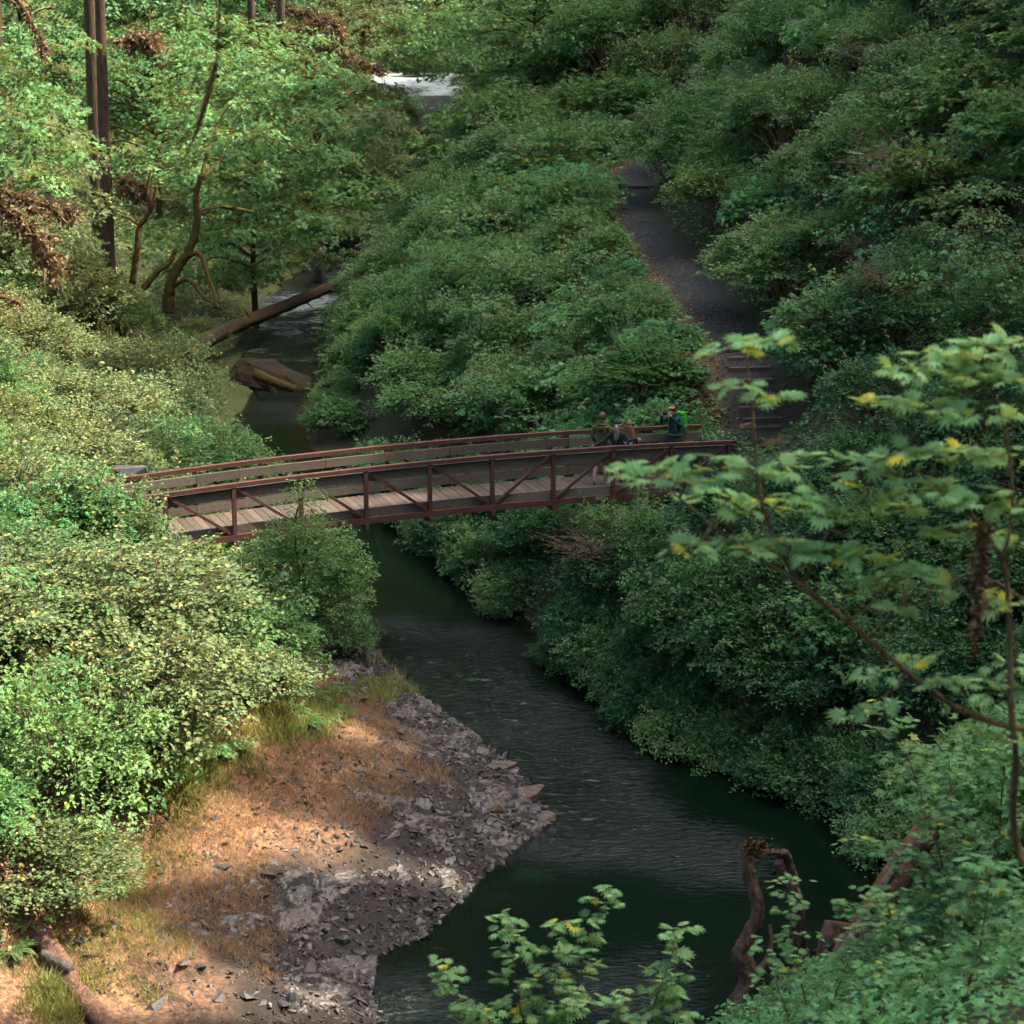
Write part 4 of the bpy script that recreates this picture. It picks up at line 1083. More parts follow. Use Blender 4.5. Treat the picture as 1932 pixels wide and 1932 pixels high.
def bough(line, root, o, rng, thick=0.09, hang=0.9, n=420, spread=0.5, mat='needle_dead', wood_mat='bark_moss'):
    L_ = smooth_line(np.array(line) - np.array(o), 6)
    mb = MB(); add_tube(mb, L_, np.linspace(thick, thick * 0.3, len(L_)), 6, 0.3, 2)
    b = mb.build('dead_bough', M[wood_mat], root, True)
    tw = MB(); k = rng.integers(2, len(L_), n); P = L_[k] + rng.normal(size=(n, 3)) * 0.05
    D = rng.normal(size=(n, 3)) * 0.6 + np.array([0, 0, -0.6]) * rng.random((n, 1)) * 2 + norm(L_[-1] - L_[0]) * 0.7
    put_leaves(tw, P, D, rng.normal(size=(n, 3)), hang * (0.3 + rng.random(n) ** 2), 'blade', rng.random(n))
    P2 = np.repeat(P, 3, 0) + np.repeat(norm(D), 3, 0) * (hang * 0.7 * rng.random((3 * n, 1)))
    put_leaves(tw, P2, np.repeat(norm(D), 3, 0) * 0.8 + rng.normal(size=(3 * n, 3)) * 0.6, rng.normal(size=(3 * n, 3)), 0.16 * hang + 0.05, 'oval', rng.random(3 * n))
    tag(tw.build('twigs', M[mat], b), kind='stuff')
tall_conifer(206, 520, 92, 34, 0.27, 'tall straight conifer trunk, the front one of two at left', [V_([(215, 80), (270, 70), (290, 100)], 92), V_([(212, 335), (240, 345), (262, 355)], 92)], 1, 0.5)
tall_conifer(186, 300, 110, 36, 0.36, 'tall straight conifer trunk, the rear one of two at left', [], 2, 0.3)
tall_conifer(538, 280, 132, 38, 0.27, 'conifer trunk hung with brown dead boughs, upper middle', [V_([(538, 105), (590, 92), (650, 105), (712, 128)], 132), V_([(538, 130), (580, 118), (640, 150)], 131.5), V_([(540, 60), (570, 50), (610, 35), (640, 60)], 132), V_([(540, 150), (600, 160), (650, 185)], 131)], 3)
tall_conifer(20, 300, 100, 34, 0.30, 'conifer trunk at the upper left edge', [], 4)
tall_conifer(1086, 200, 150, 40, 0.55, 'thick dark conifer trunk right of the far rapids', [], 5)
tall_conifer(480, 240, 165, 40, 0.3, 'slim conifer trunk deep in left forest', [V_([(300, 0), (370, 20), (395, 40)], 164), V_([(500, 0), (560, 20), (600, 35)], 150)], 6)
tall_conifer(880, 150, 200, 42, 0.4, 'reddish conifer trunk beside the far rapids', [], 7)
# fir just outside the left edge, its mossy boughs reaching in
fx = at_y(-190, 500, 62); fz = gz(fx[0], 62)
fir = thing('mossy_fir', 'mossy fir at the left edge reaching in with orange-brown boughs', 'tree', (fx[0], 62, fz))
mb = MB(); tr = smooth_line(np.array([(0, 0, -0.5), (0.1, 0, 10), (0, 0, 24)]), 5); add_tube(mb, tr, np.linspace(0.34, 0.1, len(tr)), 10, 0.1, 3); mb.build('trunk', M['bark'], fir, True)
rng = np.random.default_rng(14)
for ln, n_, h_ in ((V_([(-190, 260), (-60, 330), (20, 395), (60, 440), (95, 500)], 62), 420, 0.85), (V_([(-190, 330), (-40, 350), (50, 375), (130, 400)], 61.5), 420, 0.55), (V_([(-190, -180), (-20, -60), (40, 10), (68, 60), (82, 100)], 62), 200, 0.42), (V_([(-190, 480), (-60, 545), (5, 560), (38, 572)], 61), 60, 0.3)):
    bough(ln, fir, (fx[0], 62, fz), rng, 0.12, h_, n_, wood_mat='moss_orange')
# twisted mossy maple by the left bank
MY = 84
woody('mossy_maple', [(V_([(318, 590), (320, 545), (335, 505), (358, 470), (372, 420), (370, 370), (380, 330)], MY), 0.195, 0.090),
      (V_([(345, 490), (375, 478), (392, 520), (402, 545), (408, 580)], MY, -1), 0.098, 0.053),
      (V_([(270, 545), (300, 510), (320, 495), (332, 470)], MY, 0.5), 0.120, 0.090),
      (V_([(325, 540), (355, 528), (385, 560), (415, 580)], MY, -1), 0.090, 0.053),
      (V_([(250, 535), (258, 470), (262, 430), (282, 400), (296, 350)], MY), 0.120, 0.053),
      (V_([(262, 425), (240, 410), (228, 408)], MY), 0.053, 0.030),
      (V_([(282, 400), (278, 360), (284, 320)], MY), 0.060, 0.038),
      (V_([(370, 400), (420, 390), (480, 400)], MY, 2), 0.068, 0.038),
      (V_([(378, 340), (430, 290), (500, 250)], MY, 3), 0.068, 0.030),
      (V_([(380, 335), (400, 260), (440, 180)], MY, 3), 0.068, 0.030)],
      M['bark_moss'], 'twisted moss-covered maple with bare hanging limbs on left bank', 'tree', rough=0.55, sides=10, group=None, sub=9)
# leafy tiers of that maple
def canopy(name, label, tiers, Y, leaf, mat, wood, base, seed, shape='maple', dens=1.0, trunk=None, mini=False):
    """a tree given by its foliage tiers, each traced as (x, y, half width) on the print"""
    rng = np.random.default_rng(seed); fol, wd = MB(), MB()
    root = thing(name, label, 'tree', base)
    o = np.array(base, float)
    for vx, vy, w in tiers:
        yy = Y + rng.normal() * 0.035 * Y * (0.25 if Y < 30 else 1)
        c = at_y(vx, vy, yy) - o; r = w / FV * Y * 1.05
        n = max(4, int(dens * 42 * (r / leaf / 8) ** 2)) if not mini else max(5, int(dens * (r / leaf) ** 2 * 1.9))
        a = rng.random(n) * 6.28; q = np.sqrt(rng.random(n)) * r
        P = c + np.c_[np.cos(a) * q, np.sin(a) * q * 0.9, -0.18 * q ** 2 / r + rng.normal(size=n) * 0.07 * r]
        A = np.c_[np.cos(a), np.sin(a), (-0.12 if mini else -0.3) + rng.normal(size=n) * 0.2] + rng.normal(size=(n, 3)) * 0.35
        N = np.array([0, 0, 1.0]) + rng.normal(size=(n, 3)) * 0.25 + A * 0.2
        if mini: put_leaves(fol, P, A, N, leaf * (0.7 + 0.5 * rng.random(n)), shape, rng.random(n))
        else: sprays(fol, P, A, N, leaf * 3.2, leaf * 1.8, 13, leaf, shape, rng, droop=0.25)
        if trunk is not None:
            L_ = trunk - o; k = L_[np.argmin(np.linalg.norm((L_ - c) * np.array([1, 0.6, 1]) + np.array([0, 0, r * 0.5]), axis=1))]
            tw = smooth_line([k, (k + c) / 2 + rng.normal(size=3) * r * 0.15, c + np.array([0, 0, -0.04 * r])], 4)
            add_tube(wd, tw, np.linspace(0.0045 * Y / 12 + 0.004, 0.003, len(tw)), 5)
    fol.build('crown', M[mat], root)
    if wd.n: tag(wd.build('twigs', M[wood], root, True), kind='stuff')
    return root
tiers = []
g = np.random.default_rng(77)
for vx, vy, w in [(560, 110, 60), (480, 140, 70), (420, 180, 70), (520, 190, 80), (600, 220, 70), (450, 240, 80), (540, 260, 80), (630, 290, 60), (400, 280, 60), (480, 310, 80), (570, 330, 80), (640, 350, 50), (430, 360, 60), (510, 380, 80), (590, 400, 60), (450, 425, 60), (540, 440, 60), (330, 250, 50), (310, 290, 40), (340, 330, 40), (350, 440, 60), (280, 440, 50), (420, 420, 60), (310, 465, 50), (380, 130, 70), (330, 170, 50), (360, 90, 60)]:
    tiers.append((vx + g.normal() * 8, vy + g.normal() * 6, w * 0.8))
canopy('maple_tree', 'big maple crown of layered drooping leaves above the fallen log', tiers, 92, 0.21, 'leaf_maple', 'bark_moss', hit(395, 560), 31, 'lobed')
tiers = [(30 + g.normal() * 30, y, 50) for y in range(40, 330, 26)] + [(90, 180, 40), (110, 195, 35), (80, 260, 45), (60, 150, 40), (120, 60, 40), (90, 290, 35)]
canopy('maple_tree', 'sunlit maple with broad pale tiers at the left edge', tiers, 76, 0.20, 'leaf_maple', 'bark_moss', hit(-40, 600), 32, 'lobed')
tiers = [(780 + g.normal() * 60, y, 45) for y in range(20, 125, 12)] + [(880, 90, 60), (840, 60, 60), (900, 40, 60), (930, 110, 50), (960, 140, 50), (820, 100, 40), (870, 15, 70)]
canopy('maple_tree', 'pale maple boughs overhanging the far white water', tiers, 160, 0.26, 'leaf_maple', 'bark_moss', hit(985, 260), 33, 'lobed')
tiers = [(1000 + g.normal() * 60, y, 60) for y in range(60, 300, 14)] + [(1120 + g.normal() * 50, y, 60) for y in range(30, 260, 16)] + [(860, 255, 40), (880, 300, 35), (840, 215, 30)]
canopy('maple_tree', 'green maple with open boughs right of the far river', tiers, 132, 0.22, 'leaf_maple', 'bark_moss', hit(1040, 330), 34, 'lobed')

tiers = [(640 + g.normal() * 28, y, 50) for y in range(205, 430, 15)] + [(720 + g.normal() * 26, y, 48) for y in range(205, 330, 15)] + [(690, 420, 45), (720, 380, 45), (760, 350, 40)]
canopy('maple_tree', 'sunlit maple leaning over the river above the pale snag', tiers, 124, 0.22, 'leaf_yellow', 'bark_moss', hit(628, 470), 35, 'lobed')
tiers = [(800 + g.normal() * 40, y, 42) for y in range(330, 420, 12)] + [(850, 330, 40), (900, 345, 40), (780, 400, 50), (930, 320, 40)]
canopy('maple_tree', 'small maple on the right waterline below the far rapids', tiers, 118, 0.20, 'leaf_small', 'bark_moss', hit(860, 400), 36, 'lobed')
# ================================================================ vine maples near the viewpoint
def vine_maple(stems, Y, label, leaf, mat, seed, tier_gap=0.26, tr=0.20, per=9, r0=0.014, base=None, front=False):
    rng = np.random.default_rng(seed); fol, wd = MB(), MB()
    S = [smooth_line(np.array(V_(s, Y, rng.normal() * 0.5)), 8) for s in stems]
    b = base if base is not None else S[0][0]
    root = thing('vine_maple', label, 'tree', b, 0, 'vine maples near the viewpoint')
    for L_ in S:
        Q = L_ - np.array(b); add_tube(wd, Q, np.linspace(r0, r0 * 0.25, len(Q)), 6, 0.1, seed)
        seg = np.r_[0, np.cumsum(np.linalg.norm(np.diff(Q, axis=0), axis=1))]
        t = seg[-1]; az0 = rng.random() * 6
        while t > seg[-1] * 0.12:
            c = np.array([np.interp(t, seg, Q[:, j]) for j in range(3)])
            for side in (0, 1):
                az = az0 + side * np.pi + rng.normal() * 0.3; l_ = tr * (0.6 + 0.8 * rng.random()) * (0.5 + 0.5 * min(1, (seg[-1] - t) / 0.5 + 0.2))
                e = c + np.array([np.cos(az) * l_, np.sin(az) * l_, 0.15 * l_])
                add_tube(wd, smooth_line([c, (c + e) / 2 + np.array([0, 0, 0.03]), e], 3), np.linspace(r0 * 0.28, r0 * 0.15, 7), 4)
                n = per; a = rng.random(n) * 6.28; u = rng.random(n)
                P = c + (e - c) * (0.4 + 0.8 * u)[:, None] + rng.normal(size=(n, 3)) * np.array([0.06, 0.06, 0.015]) * (tr / 0.2)
                A = np.c_[np.cos(a), np.sin(a), -0.25 + rng.normal(size=n) * 0.15] * 0.8 + norm(e - c) * 0.5
                put_leaves(fol, P, A, np.array([0, 0, 1.0]) + rng.normal(size=(n, 3)) * 0.22, leaf * (0.65 + 0.5 * rng.random(n)), 'maple', rng.random(n) ** 1.3 if t < seg[-1] * 0.9 else 0.3 + 0.7 * rng.random(n))
            t -= tier_gap * (0.7 + 0.6 * rng.random()); az0 += 1.5 + rng.normal() * 0.3
    wd.build('stems', M['twig'], root, True); fol.build('foliage', M[mat], root)
    return root
vine_maple([[(1010, 2120), (930, 1990), (870, 1890), (833, 1826)], [(1010, 2120), (985, 1930), (970, 1820), (958, 1735)], [(1010, 2120), (1040, 1900), (1050, 1820), (1062, 1745)], [(1010, 2120), (1075, 1920), (1110, 1780), (1150, 1682)], [(1010, 2120), (1010, 1990), (1040, 1930), (1080, 1880)], [(1010, 2120), (920, 2010), (900, 1950), (905, 1905)]],
           21.5, 'vine maple sapling with open leafy stems at bottom centre over the pool', 0.135, 'leaf_vine', 51, 0.16, 0.17, 6)
vine_maple([[(1190, 2130), (1215, 1960), (1250, 1850), (1278, 1757)], [(1190, 2130), (1200, 1990), (1170, 1930), (1165, 1880)], [(1190, 2130), (1240, 1990), (1270, 1930), (1262, 1860)]],
           21.0, 'slender vine maple sapling right of the bottom centre one', 0.135, 'leaf_vine', 52, 0.16, 0.16, 6)
vine_maple([[(1570, 2120), (1530, 1930), (1500, 1800), (1485, 1665)], [(1570, 2120), (1560, 1950), (1590, 1840), (1640, 1730)], [(1570, 2120), (1500, 1950), (1460, 1840), (1455, 1790)], [(1570, 2120), (1620, 1900), (1700, 1790), (1650, 1690)]],
           24.0, 'vine maple sapling in front of the root wad', 0.115, 'leaf_vine', 53, 0.18, 0.19, 6)
vine_maple([[(1840, 2120), (1810, 1820), (1770, 1600), (1720, 1450), (1662, 1330)], [(1840, 2120), (1820, 1850), (1740, 1640), (1620, 1590)], [(1840, 2120), (1800, 1760), (1700, 1700), (1590, 1720)], [(1840, 2120), (1840, 1720), (1800, 1560), (1790, 1420)], [(1840, 2120), (1880, 1650), (1890, 1500), (1900, 1400)], [(1840, 2120), (1760, 1800), (1680, 1780), (1560, 1850)]],
           25.0, 'tall vine maple standing over the split log at right', 0.125, 'leaf_vine', 54, 0.17, 0.25, 8, 0.02)
vine_maple([[(1800, 2150), (1750, 1950), (1690, 1880), (1640, 1830)], [(1800, 2150), (1820, 1900), (1850, 1780), (1870, 1640)], [(1800, 2150), (1880, 1950), (1920, 1850), (1940, 1750)], [(1800, 2150), (1700, 2000), (1640, 1950), (1580, 1920)], [(1800, 2150), (1780, 1990), (1760, 1890), (1730, 1820)]],
           19.0, 'leafy vine maple in the bottom right corner', 0.12, 'leaf_vine', 55, 0.15, 0.25, 9, 0.018)
# out-of-focus branches closest to the viewpoint
FY = 11.6
stemA = smooth_line(np.array(V_([(2140, 1500), (1990, 1392), (1900, 1370), (1800, 1332), (1700, 1258), (1600, 1172), (1500, 1086), (1442, 965), (1426, 860), (1418, 760), (1404, 645)], FY, 0.4)), 8)
stemB = smooth_line(np.array(V_([(1600, 1172), (1500, 1095), (1390, 1028), (1300, 955), (1235, 900)], FY, 0.5)), 8)
stemC = smooth_line(np.array(V_([(1560, 1140), (1520, 1105), (1560, 1010), (1640, 930)], FY + 0.2, 0.3)), 8)
def fg_tree(stems, radii, label, tiers, seed, base):
    allp = np.concatenate(stems)
    root = canopy('vine_maple', label, tiers, FY + 0.2, 0.108, 'leaf_front', 'twig_front', base, seed, 'maple', 3.8, allp, True)
    root['group'] = 'vine maples near the viewpoint'
    for L_, (a, b) in zip(stems, radii):
        mb = MB(); add_tube(mb, L_ - np.array(base), np.linspace(a, b, len(L_)), 8, 0.12, 5); mb.build('branch', M['twig_front'], root, True)
    return root
gA = (5.2, 9.5, gz(5.2, 9.5))
trunkA = smooth_line(np.array([(5.2, 9.5, gA[2] - 0.3), (4.9, 10.3, gA[2] + 1.0), stemA[0]]), 6)
fg_tree([trunkA, stemA, stemB, stemC], [(0.045, 0.028), (0.024, 0.007), (0.014, 0.006), (0.009, 0.005)], 'blurred branch of vine maple reaching in front of the right bridge end',
        [(1240, 890, 60), (1185, 880, 45), (1320, 872, 65), (1400, 880, 40), (1475, 878, 45), (1370, 655, 45), (1450, 640, 50), (1395, 725, 40), (1450, 748, 38), (1350, 935, 60), (1430, 955, 60), (1510, 935, 55), (1570, 965, 50), (1300, 1030, 50), (1390, 1025, 60), (1480, 1020, 60), (1560, 1035, 60), (1640, 1040, 50), (1700, 1065, 50), (1750, 1085, 45), (1620, 1100, 40), (1300, 905, 40), (1560, 900, 40), (1615, 870, 50), (1530, 860, 35), (1660, 1340, 35), (1615, 1345, 30)], 71, gA)
gC = (4.4, 8.2, gz(4.4, 8.2))
stemD = smooth_line(np.array([(4.4, 8.2, gC[2] - 0.3)] + V_([(1990, 1700), (1915, 1400), (1905, 1200), (1893, 1060), (1840, 980), (1770, 900)], FY, 0.3)), 8)
stemE = smooth_line(np.array(V_([(1893, 1060), (1910, 960), (1905, 860), (1880, 760), (1850, 690)], FY, 0.2)), 8)
stemF = smooth_line(np.array(V_([(1985, 1180), (1900, 1110), (1830, 1085), (1770, 1110), (1700, 1090)], FY + 0.2, 0.2)), 8)
fg_tree([stemD, stemE, stemF], [(0.024, 0.008), (0.012, 0.005), (0.011, 0.005)], 'blurred vine maple boughs filling the right edge above the hillside',
        [(1720, 690, 55), (1790, 662, 65), (1860, 650, 60), (1920, 640, 45), (1660, 755, 50), (1740, 755, 55), (1830, 770, 60), (1905, 780, 50), (1720, 855, 65), (1810, 850, 70), (1895, 860, 55), (1650, 860, 40), (1750, 915, 65), (1850, 930, 65), (1925, 950, 50), (1800, 1000, 60), (1880, 1010, 50), (1700, 960, 50), (1720, 1240, 45), (1660, 1265, 40), (1850, 1290, 60), (1905, 1250, 50), (1780, 1280, 45), (1890, 1385, 45), (1700, 1145, 35), (1830, 1130, 40), (1900, 1140, 50), (1850, 700, 50), (1910, 710, 45), (1780, 720, 40)], 72, gC)
# mossy twigs
gm = at_y(1852, 1110, FY)
woody('mossy_twig', [(V_([(1838, 1250), (1845, 1130), (1850, 1060), (1856, 985)], FY), 0.012, 0.022)], M['moss_orange'], 'orange mossy dead twig among blurred leaves at right', 'twig', rough=0.6, first='twig')
woody('hanging_twig', [(V_([(470, -420), (430, -150), (413, 30), (408, 120), (385, 215), (352, 290)], 12), 0.007, 0.005), (V_([(408, 118), (400, 150), (380, 215), (370, 250)], 12), 0.014, 0.008)], M['moss_orange'], 'blurred mossy twig hanging down in front of the left forest', 'twig', rough=0.5, first='twig', part='moss')

rng = np.random.default_rng(61)
P0 = np.array(smooth_line(np.array(V_([(1842, 1190), (1848, 1100), (1850, 1060), (1856, 990)], FY)), 12)); n = 320
mb = MB(); k = rng.integers(0, len(P0), n); D = rng.normal(size=(n, 3)) + np.array([0, 0, -0.6])
put_leaves(mb, P0[k] + rng.normal(size=(n, 3)) * np.array([0.016, 0.014, 0.02]), D, rng.normal(size=(n, 3)), 0.03 + 0.04 * rng.random(n), 'oval', rng.random(n))
tag(mb.build('hanging_moss', M['needle_dead']), 'brown moss draped on the dead twig at right', 'moss', kind='stuff')
P = hit(380, 672)
shrub('yellow1', (P[0], P[1] - 0.6, gz(P[0], P[1] - 0.6) - 0.1), 'pale bush hiding the left end of the fallen log', 0.62, force=True)
# ================================================================ stones, ground cover, path
m, nt, out = new_mat('river_stone')
tc = nt.nodes.new('ShaderNodeTexCoord'); oi = nt.nodes.new('ShaderNodeObjectInfo')
n1 = noise_tex(nt, 7, 5, 0.65, tc.outputs['Object']); lr = attr(nt, 'lr')
hue = ramp(nt, math_n(nt, 'FRACT', math_n(nt, 'ADD', lr, oi.outputs['Random'])), [(0.0, (0.012, 0.015, 0.015)), (0.3, (0.032, 0.037, 0.036)), (0.55, (0.040, 0.027, 0.020)), (0.8, (0.062, 0.040, 0.029)), (1.0, (0.018, 0.021, 0.021))])
c = mixc(nt, 0.55, hue, ramp(nt, n1, [(0.3, (0.010, 0.010, 0.009)), (0.7, (0.060, 0.053, 0.046))]))
principled(nt, out, c, 0.55, bump(nt, n1, 0.5, 0.03), 0.5)
M['stone'] = m
M['stone_moss'] = bark_mat('stone_moss', (0.060, 0.052, 0.045), (0.17, 0.145, 0.12), (0.34, 0.155, 0.03), 0.75, scale=4, stretch=1)
M['boulder_moss'] = bark_mat('boulder_moss', (0.014, 0.010, 0.007), (0.050, 0.036, 0.024), (0.042, 0.036, 0.010), 0.6, scale=5, stretch=1)
M['slab'] = bark_mat('slab', (0.045, 0.036, 0.030), (0.145, 0.108, 0.086), (0.12, 0.08, 0.035), 0.25, scale=3, stretch=1)
def hull(seed, n=11, flat=0.6):
    rng = np.random.default_rng(seed)
    bm = bmesh.new()
    for p in norm(rng.normal(size=(n, 3))) * (0.75 + 0.5 * rng.random((n, 1))) * np.array([1, 0.8, flat]): bm.verts.new(p)
    r_ = bmesh.ops.convex_hull(bm, input=bm.verts)
    bmesh.ops.delete(bm, geom=[g for g in r_['geom_interior'] if isinstance(g, bmesh.types.BMVert)], context='VERTS')
    bmesh.ops.triangulate(bm, faces=bm.faces)
    V = np.array([v.co[:] for v in bm.verts]); bm.verts.index_update()
    F = np.array([[v.index for v in f.verts] for f in bm.faces]); bm.free()
    return V, F
HULLS = [hull(i, 10 + i % 4, 0.45 + 0.12 * (i % 3)) for i in range(9)]
def rotm(rng):
    q = norm(rng.normal(size=4)); w, x, y, z = q
    return np.array([[1 - 2 * (y * y + z * z), 2 * (x * y - z * w), 2 * (x * z + y * w)], [2 * (x * y + z * w), 1 - 2 * (x * x + z * z), 2 * (y * z - x * w)], [2 * (x * z - y * w), 2 * (y * z + x * w), 1 - 2 * (x * x + y * y)]])
rng = np.random.default_rng(404)
def beach_points(n, lo, hi, y0=34, y1=56.5):
    """points on the stony bank, lo..hi metres from the water"""
    x = rng.uniform(-13, 2, n * 8); y = rng.uniform(y0, y1, n * 8)
    d = dist_line(x, y, LEFT); ok = (~inside(x, y, POLY)) & (d < dist_line(x, y, RIGHT)) & (d > lo) & (d < np.minimum(hi, beach_w(y) + 0.6))
    x, y, d = x[ok][:n], y[ok][:n], d[ok][:n]
    return x, y, ground(x, y), d
bank = thing('stony_bank', 'bank of broken grey and brown stones beside the pool', None, (-4, 44, 0))
bank['kind'] = 'structure'
bo = np.array(bank.location)
smesh = []
for V, F in HULLS: smesh.append(MB().add(V, F, np.full(len(F), rng.random())).mesh('stone', M['stone']))
x, y, z, d = beach_points(300, 0.0, 5.2)
for i in range(len(x)):
    o = link('stone', smesh[i % 9], bank, np.array([x[i], y[i], z[i] - 0.01]) - bo)
    s = 0.08 + 0.13 * random.random() ** 1.8 + (0.06 if d[i] < 0.8 else 0)
    o.scale = (s * random.uniform(0.9, 1.5), s, s * random.uniform(0.6, 1.0)); o.rotation_euler = (random.uniform(-.5, .5), random.uniform(-.5, .5), random.uniform(0, 6.28))
rub = MB()
def rubble(n, lo, hi, s0, s1, keep=None):
    x, y, z, d = beach_points(n, lo, hi)
    for i in range(len(x)):
        if keep is not None and not keep(x[i], y[i], d[i]): continue
        V, F = HULLS[rng.integers(9)]
        s = s0 + (s1 - s0) * rng.random() ** 2
        rub.add((V * np.array([1.25, 1, 0.75])) @ rotm(rng).T * s * np.array([1, 1, 0.8]) + np.array([x[i], y[i], z[i] + 0.01]), F, np.full(len(F), rng.random()))
def bare(x, y, d): return d < 2.4 + 1.8 * nz(x, y, 31, 0.35) * 2 or nz(x, y, 55, 0.6) > 0.05
rubble(3000, -0.1, 4.6, 0.03, 0.09, bare)
rubble(2600, 0.0, 1.6, 0.03, 0.09)
rubble(4500, 1.5, 8.0, 0.018, 0.065)
tag(rub.build('rubble', M['stone'], None), 'small broken stones strewn over the bank', 'rubble', kind='stuff')
# broken bedrock: every crack-bounded block of the shelf stands a little higher, lower or tilted
def shelf():
    st = 0.055
    gx_ = np.arange(-8.5, 1.6, st); gy_ = np.arange(34.5, 57.5, st)
    X, Y = np.meshgrid(gx_, gy_, indexing='ij'); X = X.ravel(); Y = Y.ravel()
    d = dist_line(X, Y, LEFT); ins_ = inside(X, Y, POLY); sd_ = np.where(ins_, -d, d)
    lim = 3.3 + 3.0 * fbm(X * 0.35, Y * 0.35, 31, 4)
    keep = (sd_ > -0.8) & (sd_ < lim)
    Z = ground(X, Y)
    cell = np.zeros(len(X))
    ca, sa = math.cos(-0.6), math.sin(-0.6)
    for size, amp, tilt, seed in ((0.85, 0.13, 0.22, 1), (0.30, 0.10, 0.38, 2), (0.13, 0.045, 0.45, 3)):
        u = (X * ca - Y * sa) / (size * 1.5); v = (X * sa + Y * ca) / size       # blocks stretched along the bedding
        iu = np.floor(u).astype(int); iv = np.floor(v).astype(int)
        best = np.full(len(X), 9.0); sec = best.copy(); bid = np.zeros(len(X), int); bu = np.zeros(len(X)); bv = np.zeros(len(X))
        T = np.random.default_rng(500 + seed).random((4096, 5))
        for a_ in (-1, 0, 1):
            for b_ in (-1, 0, 1):
                h_ = ((iu + a_) * 73856093 ^ (iv + b_) * 19349663) & 4095
                su = iu + a_ + T[h_, 0]; sv = iv + b_ + T[h_, 1]; dd = np.hypot(u - su, v - sv)
                m_ = dd < best
                sec = np.where(m_, best, np.minimum(sec, dd)); bid = np.where(m_, h_, bid); bu = np.where(m_, u - su, bu); bv = np.where(m_, v - sv, bv); best = np.where(m_, dd, best)
        crack = np.clip((sec - best) / 0.16, 0, 1)
        Z = Z + amp * ((T[bid, 2] - 0.45) + tilt * 2 * ((T[bid, 3] - 0.5) * bu + (T[bid, 4] - 0.5) * bv)) - amp * 0.45 * (1 - crack)
        cell = cell + T[bid, 3] * {1: 0.25, 2: 0.45, 3: 0.3}[seed]
    Z = Z - 0.10 * smooth((sd_ - lim + 0.8) / 0.8) - 0.02
    n1_, n2_ = len(gx_), len(gy_)
    i_, j_ = np.meshgrid(np.arange(n1_ - 1), np.arange(n2_ - 1), indexing='ij'); q = (i_ * n2_ + j_).ravel()
    F = np.c_[q, q + n2_, q + n2_ + 1, q + 1]; F = F[keep[F].all(1)]
    used = np.unique(F); rm = np.full(len(X), -1); rm[used] = np.arange(len(used))
    return MB().add(np.c_[X, Y, Z][used] - bo, rm[F], np.clip(cell[F[:, 0]], 0, 1))
shelf().build('rock_shelf', M['stone'], bank)
for i, (vx, vy, sx, sy, sz_, rz) in enumerate([(985, 1505, 0.9, 0.5, 0.24, 0.5), (1015, 1545, 0.7, 0.4, 0.14, 0.6), (925, 1525, 0.6, 0.4, 0.2, 0.4), (950, 1450, 0.7, 0.4, 0.24, 0.8), (880, 1395, 0.6, 0.35, 0.18, 0.9)]):
    P = hit(vx, vy)
    V, F = hull(70 + i, 34, 0.9); V[:, 2] = np.clip(V[:, 2], -0.6, 0.35 + 0.25 * V[:, 0])
    o = MB().add(V * np.array([sx * 0.6, sy * 0.8, sz_ * 1.3]), F, np.full(len(F), .5)).build('ledge', M['slab'], bank)
    o.location = Vector(tuple(P - bo + np.array([0, 0, -0.05]))); o.rotation_euler = (random.uniform(-.08, .08), random.uniform(-.08, .08), rz)

# dry orange grass and moss on the bank
gr, gg = MB(), MB()
def tufts(mb, x, y, per, h, spread):
    n = len(x) * per
    X = np.repeat(x, per) + rng.normal(size=n) * spread; Y = np.repeat(y, per) + rng.normal(size=n) * spread
    Z = ground(X, Y) - 0.01
    D = np.c_[rng.normal(size=(n, 2)) * 0.55, np.ones(n)]
    put_leaves(mb, np.c_[X, Y, Z], D, rng.normal(size=(n, 3)), h * (0.4 + rng.random(n)), 'blade', np.clip(np.repeat(rng.random(len(x)) * 0.6, per) + 0.4 * rng.random(n), 0, 1))
x, y, z, d = beach_points(3800, 1.8, 9.0)
k = fbm(x * 0.35, y * 0.35, 31, 4) + 0.6 * fbm(x * 1.4, y * 1.4, 33, 2)
ok = (d - 1.2 > 1.2 - 2.0 * k * 2) | (k > 0.12)
tufts(gr, x[ok], y[ok], 40, 0.12, 0.15)
tag(gr.build('dry_grass', M['grass_dry']), 'dry orange grass and moss on the sunny bank', 'grass', kind='stuff')
x, y, z, d = beach_points(1400, 2.5, 9.5)
ok = d > beach_w(y) - 1.6 + 0.9 * fbm(x * .8, y * .8, 35, 2)
tufts(gg, x[ok], y[ok], 30, 0.20, 0.16)
P = np.array([hit(a + rng.normal() * 38, b + rng.normal() * 26) for a, b in [(590, 1350)] * 40 + [(540, 1370)] * 25 + [(330, 1480)] * 25 + [(360, 1440)] * 20 + [(120, 1900)] * 20 + [(480, 1240)] * 14 + [(740, 1290)] * 16])
tufts(gg, P[:, 0], P[:, 1], 60, 0.30, 0.15)
tag(gg.build('green_grass', M['grass_green']), 'yellow-green grass along the upper edge of the bank', 'grass', kind='stuff')

